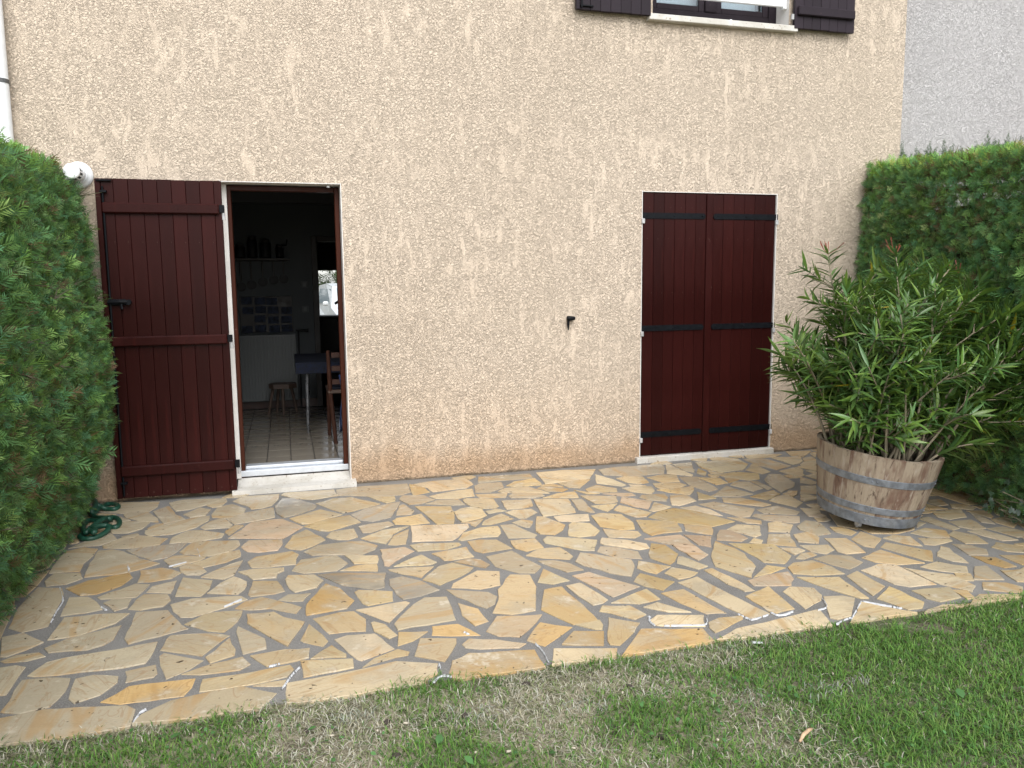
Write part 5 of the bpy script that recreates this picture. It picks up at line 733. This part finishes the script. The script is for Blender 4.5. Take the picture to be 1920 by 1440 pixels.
for i, T_ in enumerate(tips):
    T_ = np.array(T_); a = q.uniform(0, 6.28); b = B0+np.array([.17*math.cos(a), .17*math.sin(a), 0]); b[:2] += np.clip((T_-B0)[:2]*.2, -.11, .11); b[2] = .37
    L = np.linalg.norm(T_-b); mid = b+(T_-b)*.5+np.array([0, 0, .16*L])+q.normal(0, .05, 3)
    if T_[2] < .8: mid[2] += .0
    pts = bez(b, mid, T_, 11); stems.append((pts, .009*q.uniform(.7, 1.3), .0032))
    d = np.gradient(pts, axis=0); d /= np.linalg.norm(d, axis=1, keepdims=True)
    seg = L*1.08; m = int(seg/.030)
    for t in np.linspace(.30 if i > 20 else .26, 1, max(5, int(m*.72))):
        k = min(int(t*10), 9); f = t*10-k; p = pts[k]*(1-f)+pts[k+1]*f; nodes.append((p, d[min(k+1, 10)], 1 if t < .97 else .85))
    for s in range(q.integers(2, 5)):
        t = q.uniform(.42, .9); k = min(int(t*10), 9); p0 = pts[k]; dd = d[k]+q.normal(0, .65, 3); dd[2] = abs(dd[2])*.8+.1; dd /= np.linalg.norm(dd); l2 = q.uniform(.12, .27); p1 = p0+dd*l2; p1[2] = max(p1[2], .50); p1[0] = min(p1[0], 4.5); mid = (p0+p1)/2+np.array([0, 0, -.01]); tp = bez(p0, mid, p1, 6); stems.append((tp, .0045, .0022)); dt = np.gradient(tp, axis=0); dt /= np.linalg.norm(dt, axis=1, keepdims=True)
        for t2 in np.linspace(.3, 1, max(3, int(l2/.032))):
            kk = min(int(t2*5), 4); nodes.append((tp[kk]+(tp[kk+1]-tp[kk])*(t2*5-kk), dt[kk+1], .9))
mb = MB()
for pts, r0_, r1_ in stems: mb.tube([tuple(p) for p in pts], list(np.linspace(r0_, r1_, len(pts))), 6)
off = Vector((BX, BY, .36))
for v in range(len(mb.v)): mb.v[v] = tuple(Vector(mb.v[v])-off)
mb.obj('stems', M['bark'], ole, smooth=True)
def leaf_tpl(curl, fold):
    V = []; F = []; n = 5
    for i in range(n+1):
        t = i/n; w = .070*math.sin(math.pi*min(1, .06+t*.97)**.85)*(1 if i < n else 0); z = -curl*t*t
        V += [(-w, t, z+fold*w), (0, t, z), (w, t, z+fold*w)]
    for i in range(n):
        a = i*3; F += [(a, a+1, a+4), (a, a+4, a+3), (a+1, a+2, a+5), (a+1, a+5, a+4)]
    return np.array(V), np.array(F)
LT = [leaf_tpl(c, f) for c, f in ((.05, .4), (.16, .5), (.28, .35), (-.06, .5))]
LP = []; LA = []; LN = []; LS = []; LC = []
for p, d, s in nodes:
    d = d+np.array([0, 0, .1]); d /= np.linalg.norm(d); a0 = q.uniform(0, 6.28); e1 = np.cross(d, [.3, .5, .8]); e1 /= np.linalg.norm(e1); e2 = np.cross(d, e1)
    for k in range(3):
        if q.random() < .16: continue
        a = a0+k*2.094+q.normal(0, .2); sp = q.uniform(.7, 1.7); o_ = e1*math.cos(a)+e2*math.sin(a); ax = d+o_*sp; ax /= np.linalg.norm(ax); ax[2] -= q.uniform(0, .25)
        nn = d-o_*.6+np.array([0, 0, .5]); LP.append(p); LA.append(ax); LN.append(nn); LS.append(q.uniform(.10, .175)*s)
        c = np.array([[.11, .21, .040], [.085, .185, .055], [.155, .255, .044], [.09, .175, .045]][q.integers(4)])*q.uniform(.75, 1.3)
        if q.random() < .007: c = np.array([.45, .36, .03])
        LC.append(c)
LP, LA, LN, LS, LC = map(np.array, (LP, LA, LN, LS, LC)); LW = q.integers(0, 4, len(LP))
# the 300 nearest in view are leaves of their own, the rest one mass
camp = np.array([0, -CAM_D, CAM_H]); ordr = np.argsort(np.linalg.norm(LP-camp, axis=1)-LS*2); near = ordr[:300]; rest = ordr[300:]
V, F, C = scatter(LT, LW[rest], LP[rest]-np.array(off), LA[rest], LN[rest], LS[rest], LC[rest]); put('foliage', bigmesh('foliage', V, F, C, M['leaf'], True), None, ole, kind='stuff')
lm = {}
for i in near:
    key = (LW[i], int(LC[i][0]*60)); 
    if key not in lm: lm[key] = bigmesh('leaf', LT[LW[i]][0], LT[LW[i]][1], np.repeat(LC[i][None], 18, 0), M['leaf'], True)
    a = Vector(LA[i]).normalized(); nn = Vector(LN[i]); nn = (nn-a*nn.dot(a)).normalized(); x = a.cross(nn); s = LS[i]; p = Vector(LP[i])-off
    o = put('leaf', lm[key], None, ole)
    o.matrix_local = Matrix(((x.x*s, a.x*s, nn.x*s, p.x), (x.y*s, a.y*s, nn.y*s, p.y), (x.z*s, a.z*s, nn.z*s, p.z), (0, 0, 0, 1)))
# reddish spent flower stalks
for T_ in [(3.17, -1.62, 1.60), (3.72, -1.55, 1.60), (4.05, -1.72, 1.48)]:
    fs = MB()
    for k in range(6):
        v = q.normal(0, .025, 3); p = Vector(T_)-off; fs.tube([p, p+Vector((v[0], v[1], .025)), p+Vector((v[0]*2, v[1]*2, .05+abs(v[2])))], [.002, .0018, .0028], 5)
    fs.obj('flower_stalk', plain('dry_red_stalk', (.22, .055, .03), .6), ole)

# ------------------------------------------------------------------ ivy at the foot of the right hedge
def ivy(name, label, loc, n, spread, seed):
    q = np.random.default_rng(seed); r = empty(name, label, 'ivy', loc); star = [(0, -.1), (.32, -.34), (.5, 0), (.3, .14), (.38, .5), (.12, .42), (0, .95), (-.12, .42), (-.38, .5), (-.3, .14), (-.5, 0), (-.32, -.34)]
    V = np.array([(0, .15, .03)]+[(x, y, -.04*abs(x)) for x, y in star]); F = np.array([(0, i+1, (i+1) % 12+1) for i in range(12)]); C = np.array([[.028, .07, .035]]+[[.065, .10, .065]]*12)
    me = bigmesh('leaf', V, F, C, M['leaf'])
    st_ = MB(); pp = [(0, 0, 0)]
    for k in range(n):
        p = Vector((q.normal(0, spread[0]), q.normal(0, spread[1]), abs(q.normal(0, spread[2])))); o = put('leaf', me, None, r, loc=p); s = q.uniform(.022, .042); o.scale = (s, s, s); o.rotation_euler = (q.normal(1.1, .4), q.normal(0, .4), q.normal(-.8, .6)); pp.append(tuple(p))
    st_.tube(sorted(pp, key=lambda a: a[2])[::3], .003, 5).obj('vine', M['bark'], r)
ivy('ivy', 'variegated ivy trailing at the foot of the right hedge', (4.07, -2.16, .03), 22, (.04, .11, .08), 5)
ivy('ivy', 'small ivy tuft climbing the right hedge at mid height', (4.33, -1.70, 1.02), 12, (.03, .06, .05), 6)
ivy('ivy', 'ivy tuft half hidden behind the planter low in the hedge', (4.27, -1.55, .30), 12, (.03, .12, .06), 8)

# ------------------------------------------------------------------ hose, spotlight
def hz(x, y, z=.016):   # a point traced on the paving near the hedge
    return x, y, z
HOSE = "-1243,-211,50 -1219,-242,50 -1198,-228,30 -1168,-228,16 -1121,-236,14 -1111,-180,14 -1143,-115,14 -1194,-93,14 -1213,-157,20 -1215,-269,30 -1218,-365,30 -1231,-377,50 -1218,-326,60 -1235,-228,70 -1278,-141,70 -1314,-90,40 -1291,-216,30 -1258,-295,14 -1202,-409,16 -1143,-493,30 -1098,-540,35 -1097,-510,14 -1122,-523,14 -1170,-498,14 -1224,-470,14 -1231,-551,20 -1205,-703,30 -1165,-825,40 -1152,-755,45 -1137,-651,45 -1119,-584,45 -1101,-460,20 -1065,-478,14 -1033,-573,14 -1031,-665,14 -1057,-667,14 -1097,-624,14 -1135,-642,20 -1150,-721,30 -1138,-822,45 -1111,-875,50 -1116,-827,50 -1136,-782,50 -1120,-736,45 -1086,-710,40 -1064,-723,30 -1068,-772,20 -1096,-838,14 -1130,-868,14 -1172,-860,14 -1200,-814,14 -1189,-781,20 -1162,-784,30"
hp = [tuple(float(q_)/1000 for q_ in w.split(',')) for w in HOSE.split()]
MB().tube(catmull(hp, 8), .0155, 10).obj('garden_hose', M['hose'], smooth=True, label='green garden hose lying coiled beside the left hedge', cat='hose')
sl = empty('spotlight', 'small black garden spike light fixed on the bare wall', 'spotlight', (2.085, -.03, 1.16))
MB().lathe([(.014, -.03), (.019, -.026), (.019, .0), (.013, .03), (.012, .034)], 16, Matrix.Translation((.012, 0, .012)) @ Matrix.Rotation(math.pi/2, 4, 'Y') @ Matrix.Rotation(.05, 4, 'X')).obj('head', M['iron'], sl, smooth=True)
MB().tube([(-.008, 0, -.006), (-.008, 0, -.028), (-.007, 0, -.078)], [.011, .011, .004], 8).obj('spike', M['iron'], sl)
MB().tube([(-.006, 0, .01), (-.006, .031, .01)], .006, 8).obj('bracket', M['iron'], sl)

# ------------------------------------------------------------------ lawn
q = np.random.default_rng(404)
def lawn_zone(x, y):
    p = np.c_[x, y, 0*x]; n1 = vnoise(p, 4.2, 61); n2 = vnoise(p, 10, 62)
    edge = np.clip((y+3.30)/.26, 0, 1)
    left = np.clip((1.9-x)/1.2, 0, 1)
    blob = np.exp(-((x-.75)/.75)**2-((y+3.27)/.20)**2)
    dry = .22*left+.42*edge*np.clip((2.3-x)/.6, .1, 1)+.72*blob+.65*n1*np.clip((2.3-x)/.8, .35, 1)+.40*n2-.20
    return dry
nb_ = 185000; x = q.uniform(-2.0, 5.0, nb_); y = q.uniform(-4.75, -2.99, nb_)
inner = (y > -4.35); keep = (inner | (q.random(nb_) < .4)) & ((x < 3.7) | (q.random(nb_) < .6))
dry = lawn_zone(x, y); bare = vnoise(np.c_[x, y, 0*x], 6.5, 77)+.4*vnoise(np.c_[x, y, 0*x], 17, 78)
keep &= ~((bare > .72) & (q.random(nb_) < .8)); keep &= y < -3.062+.040*vnoise(np.c_[x, 0*x, 0*x], 9, 15)+.025*vnoise(np.c_[x, 0*x, 0*x], 31, 16)+q.normal(0, .012, nb_)
x, y, dry = x[keep], y[keep], dry[keep]; n = len(x)
isdry = q.random(n) < np.clip(.06+dry*1.15, .03, .92)
hgt = np.where(isdry, q.uniform(.010, .028, n), q.uniform(.014, .042, n)*(1-.45*np.clip(dry, 0, 1)))*(.85+.3*np.clip(vnoise(np.c_[x, y, 0*x], 9, 5), -1, 1))
lean = np.where(isdry, q.uniform(.5, 2.4, n), q.uniform(.3, 1.7, n)); a = q.uniform(0, 6.28, n); dx, dy = np.cos(a)*lean, np.sin(a)*lean
wd_ = q.uniform(.0011, .0023, n); px, py = -np.sin(a)*wd_, np.cos(a)*wd_
B = np.c_[x, y, np.full(n, -.008)]
mid = B+np.c_[dx*hgt*.45, dy*hgt*.45, hgt*.62]; tip = B+np.c_[dx*hgt*1.1, dy*hgt*1.1, hgt*np.clip(1.05-lean*.22, .35, 1)]
V = np.stack([B+np.c_[px, py, 0*px], B-np.c_[px, py, 0*px], mid+np.c_[px, py, 0*px]*.8, mid-np.c_[px, py, 0*px]*.8, tip], 1).reshape(-1, 3)
F = (np.array([(0, 1, 3), (0, 3, 2), (2, 3, 4)])[None]+(np.arange(n)*5)[:, None, None]).reshape(-1, 3)
gc = np.array([[.105, .24, .042], [.14, .29, .05], [.078, .19, .042], [.19, .30, .07]])[q.integers(0, 4, n)]*q.uniform(.7, 1.25, (n, 1))
dc = np.array([[.52, .48, .37], [.62, .60, .50], [.40, .37, .25], [.28, .33, .15]])[q.integers(0, 4, n)]*q.uniform(.7, 1.2, (n, 1))
C = np.where(isdry[:, None], dc, gc)
for (wx, wy, wr) in ((1.51, -3.50, .10), (1.79, -3.53, .13), (1.95, -3.5, .06), (.55, -3.32, .14), (.95, -3.38, .10), (1.62, -3.14, .07), (.15, -3.22, .10)):
    m = (np.hypot((x-wx), (y-wy)*1.8) < wr*q.uniform(.3, 1.1, n)) & (q.random(n) < .35); C[m] = np.array([.42, .45, .38])*q.uniform(.7, 1.1, (m.sum(), 1))
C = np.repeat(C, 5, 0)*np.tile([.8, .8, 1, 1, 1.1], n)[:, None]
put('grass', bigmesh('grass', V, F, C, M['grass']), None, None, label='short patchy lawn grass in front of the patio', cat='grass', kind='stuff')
# clover and broad leaved weeds
nw = 1500; wx = q.uniform(-1.2, 3.4, nw); wy = q.uniform(-4.4, -3.1, nw); kw = vnoise(np.c_[wx, wy, 0*wx], 5, 91) > .12; wx, wy = wx[kw], wy[kw]; nw = len(wx)
ov = np.array([(0, 0, 0), (-.3, .35, .06), (-.32, .7, .08), (0, 1, .02), (.32, .7, .08), (.3, .35, .06)]); of = np.array([(0, 5, 1), (1, 5, 4), (1, 4, 2), (2, 4, 3)])
aa = q.uniform(0, 6.28, nw); V, F, C = scatter([(ov, of)], np.zeros(nw, int), np.c_[wx, wy, q.uniform(-.002, .02, nw)], np.c_[np.cos(aa), np.sin(aa), q.uniform(-.1, .5, nw)], np.c_[q.normal(0, .25, nw), q.normal(0, .25, nw), np.ones(nw)], q.uniform(.008, .022, nw)*(1+1.0*(q.random(nw) < .06)), np.array([.075, .18, .055])*q.uniform(.7, 1.45, (nw, 1)))
put('weeds', bigmesh('weeds', V, F, C, M['grass']), None, None, label='small broad leaved weeds growing among the lawn grass', cat='weeds', kind='stuff')
# clods, pebbles, stick
def lump(name, mat, loc, s, seed, **k):
    q_ = np.random.default_rng(seed); mb = MB(); rings = 5; n_ = 8; V = [(0, 0, -.5)]; F = []
    for i in range(1, rings):
        ph = math.pi*i/rings
        for j in range(n_): r_ = math.sin(ph)*q_.uniform(.75, 1.15); V.append((r_*math.cos(j*math.pi/4), r_*math.sin(j*math.pi/4)*.75, -.5*math.cos(ph)))
    V.append((0, 0, .5)); 
    for j in range(n_): F += [(0, 1+(j+1) % n_, 1+j), (len(V)-1, len(V)-1-n_+j, len(V)-1-n_+(j+1) % n_)]
    for i in range(rings-2):
        for j in range(n_): a_ = 1+i*n_; F.append((a_+j, a_+(j+1) % n_, a_+n_+(j+1) % n_, a_+n_+j))
    o = mb.add(V, F).obj(name, mat, None, smooth=True, loc=loc, **k); o.scale = s; o.rotation_euler = (q_.normal(0, .2), q_.normal(0, .2), q_.uniform(0, 6)); return o
M['pebble'] = plain('pale_pebble', (.48, .43, .34), .7); M['clod'] = plain('dark_clod', (.055, .043, .034), .95, 0, .4, 60, .8)
PB = "230,-3332 325,-3314 610,-3568 510,-3542 84,-3319 1092,-3336 608,-3567 807,-3608 1889,-3436 1261,-3697"
for i, w in enumerate(PB.split()):
    a_, b_ = (float(t_)/1000 for t_ in w.split(',')); lump('pebble', M['pebble'], (a_, b_, .004), (.007+.003*(i % 3), .006, .007), 200+i, label='small pale stone chip lying on the lawn', cat='pebble', group='pale stone chips on the lawn')
CL = "-144,-3146 8,-3260 266,-3281 525,-3315 787,-3170 784,-3169 1242,-3216 1137,-3301 1562,-3285 1455,-3307 499,-3567 1105,-3625 270,-3480"
for i, w in enumerate(CL.split()):
    a_, b_ = (float(t_)/1000 for t_ in w.split(',')); lump('soil_clod', M['clod'], (a_, b_, -.002), (.018, .015, .017), 300+i, label='small dark clod of earth lying on the lawn', cat='soil clod', group='dark clods of earth on the lawn')
MB().tube([(1.488, -3.800, .018), (1.515, -3.781, .026), (1.545, -3.765, .026), (1.568, -3.752, .02)], [.004, .0065, .006, .004], 8).obj('stick', plain('bare_stick', (.50, .34, .21), .7), smooth=True, label='short pale bare stick lying on the green lawn', cat='stick')
# ------------------------------------------------------------------ foam left in the joints
FO = "1463,-2773 1444,-2821 1446,-2865;1477,-2880 1567,-2902 1651,-2920 1696,-2854;1842,-2862 1856,-2912 1873,-2935 1964,-2909;1986,-2888 2007,-2931 2089,-2910;2304,-2820 2259,-2911 2197,-2932;2175,-3079 2240,-3053 2287,-3039;2448,-2903 2504,-2966 2562,-3025;2448,-2903 2339,-2996 2259,-3068;-72,-2966 -54,-2915 -30,-2856 -5,-2809;-121,-2774 -79,-2759;453,-3081 499,-3037 533,-3054;508,-2937 505,-2971;912,-2875 919,-2961 911,-3046;-1111,-1626 -1052,-1815 -1046,-1955 -1038,-2076;-863,-1950 -832,-1997;-548,-3052 -537,-2993 -519,-2970;-249,-2043 -325,-2115;-526,-1211 -499,-1356;-642,-1481 -557,-1433;-823,-1505 -850,-1375;659,-2690 675,-2721;1744,-3123 1784,-3143"
fm = MB(); q = np.random.default_rng(8)
for ln in FO.split(';'):
    P = catmull([(float(t_.split(',')[0])/1000, float(t_.split(',')[1])/1000, 0) for t_ in ln.split()], 8)
    for p in P:
        for _ in range(0):
            c = np.array([p.x, p.y])+q.normal(0, .004, 2); r_ = abs(q.normal(.002, .002))+.0012; k = 7; w0 = q.uniform(0, 6)
            rr = r_*q.uniform(.6, 1.3, k); V = [(c[0]+rr[i]*math.cos(w0+i*6.283/k), c[1]+rr[i]*math.sin(w0+i*6.283/k), .0035) for i in range(k)]+[(c[0], c[1], .0035+min(.012, .008+r_*.6))]
            fm.add(V, [(i, (i+1) % k, k) for i in range(k)])
for ln in FO.split(';'):
    P = catmull([(float(t_.split(',')[0])/1000, float(t_.split(',')[1])/1000, 0) for t_ in ln.split()], 14); n_ = len(P); wv = np.abs(np.convolve(q.normal(0, 1, n_+4), np.ones(5)/5, 'valid'))*.0055+.0009; wv[0] = wv[-1] = .0005; V = []; F = []
    for i, p in enumerate(P):
        t_ = (P[min(i+1, n_-1)]-P[max(i-1, 0)]); t_ = Vector((-t_.y, t_.x, 0)).normalized(); j = q.normal(0, .0012, 2)
        V += [(p.x+t_.x*(wv[i]+j[0]), p.y+t_.y*(wv[i]+j[0]), .0022), (p.x, p.y, .0105), (p.x-t_.x*(wv[i]+j[1]), p.y-t_.y*(wv[i]+j[1]), .0022)]
    for i in range(n_-1):
        if wv[i] > .0018 or i % 5: a_ = i*3; F += [(a_, a_+1, a_+4, a_+3), (a_+1, a_+2, a_+5, a_+4)]
    fm.add(V, F)
fm.obj('foam', M['foam'], smooth=True, label='white soapy foam left in the joints near the lawn edge', cat='foam', kind='stuff')
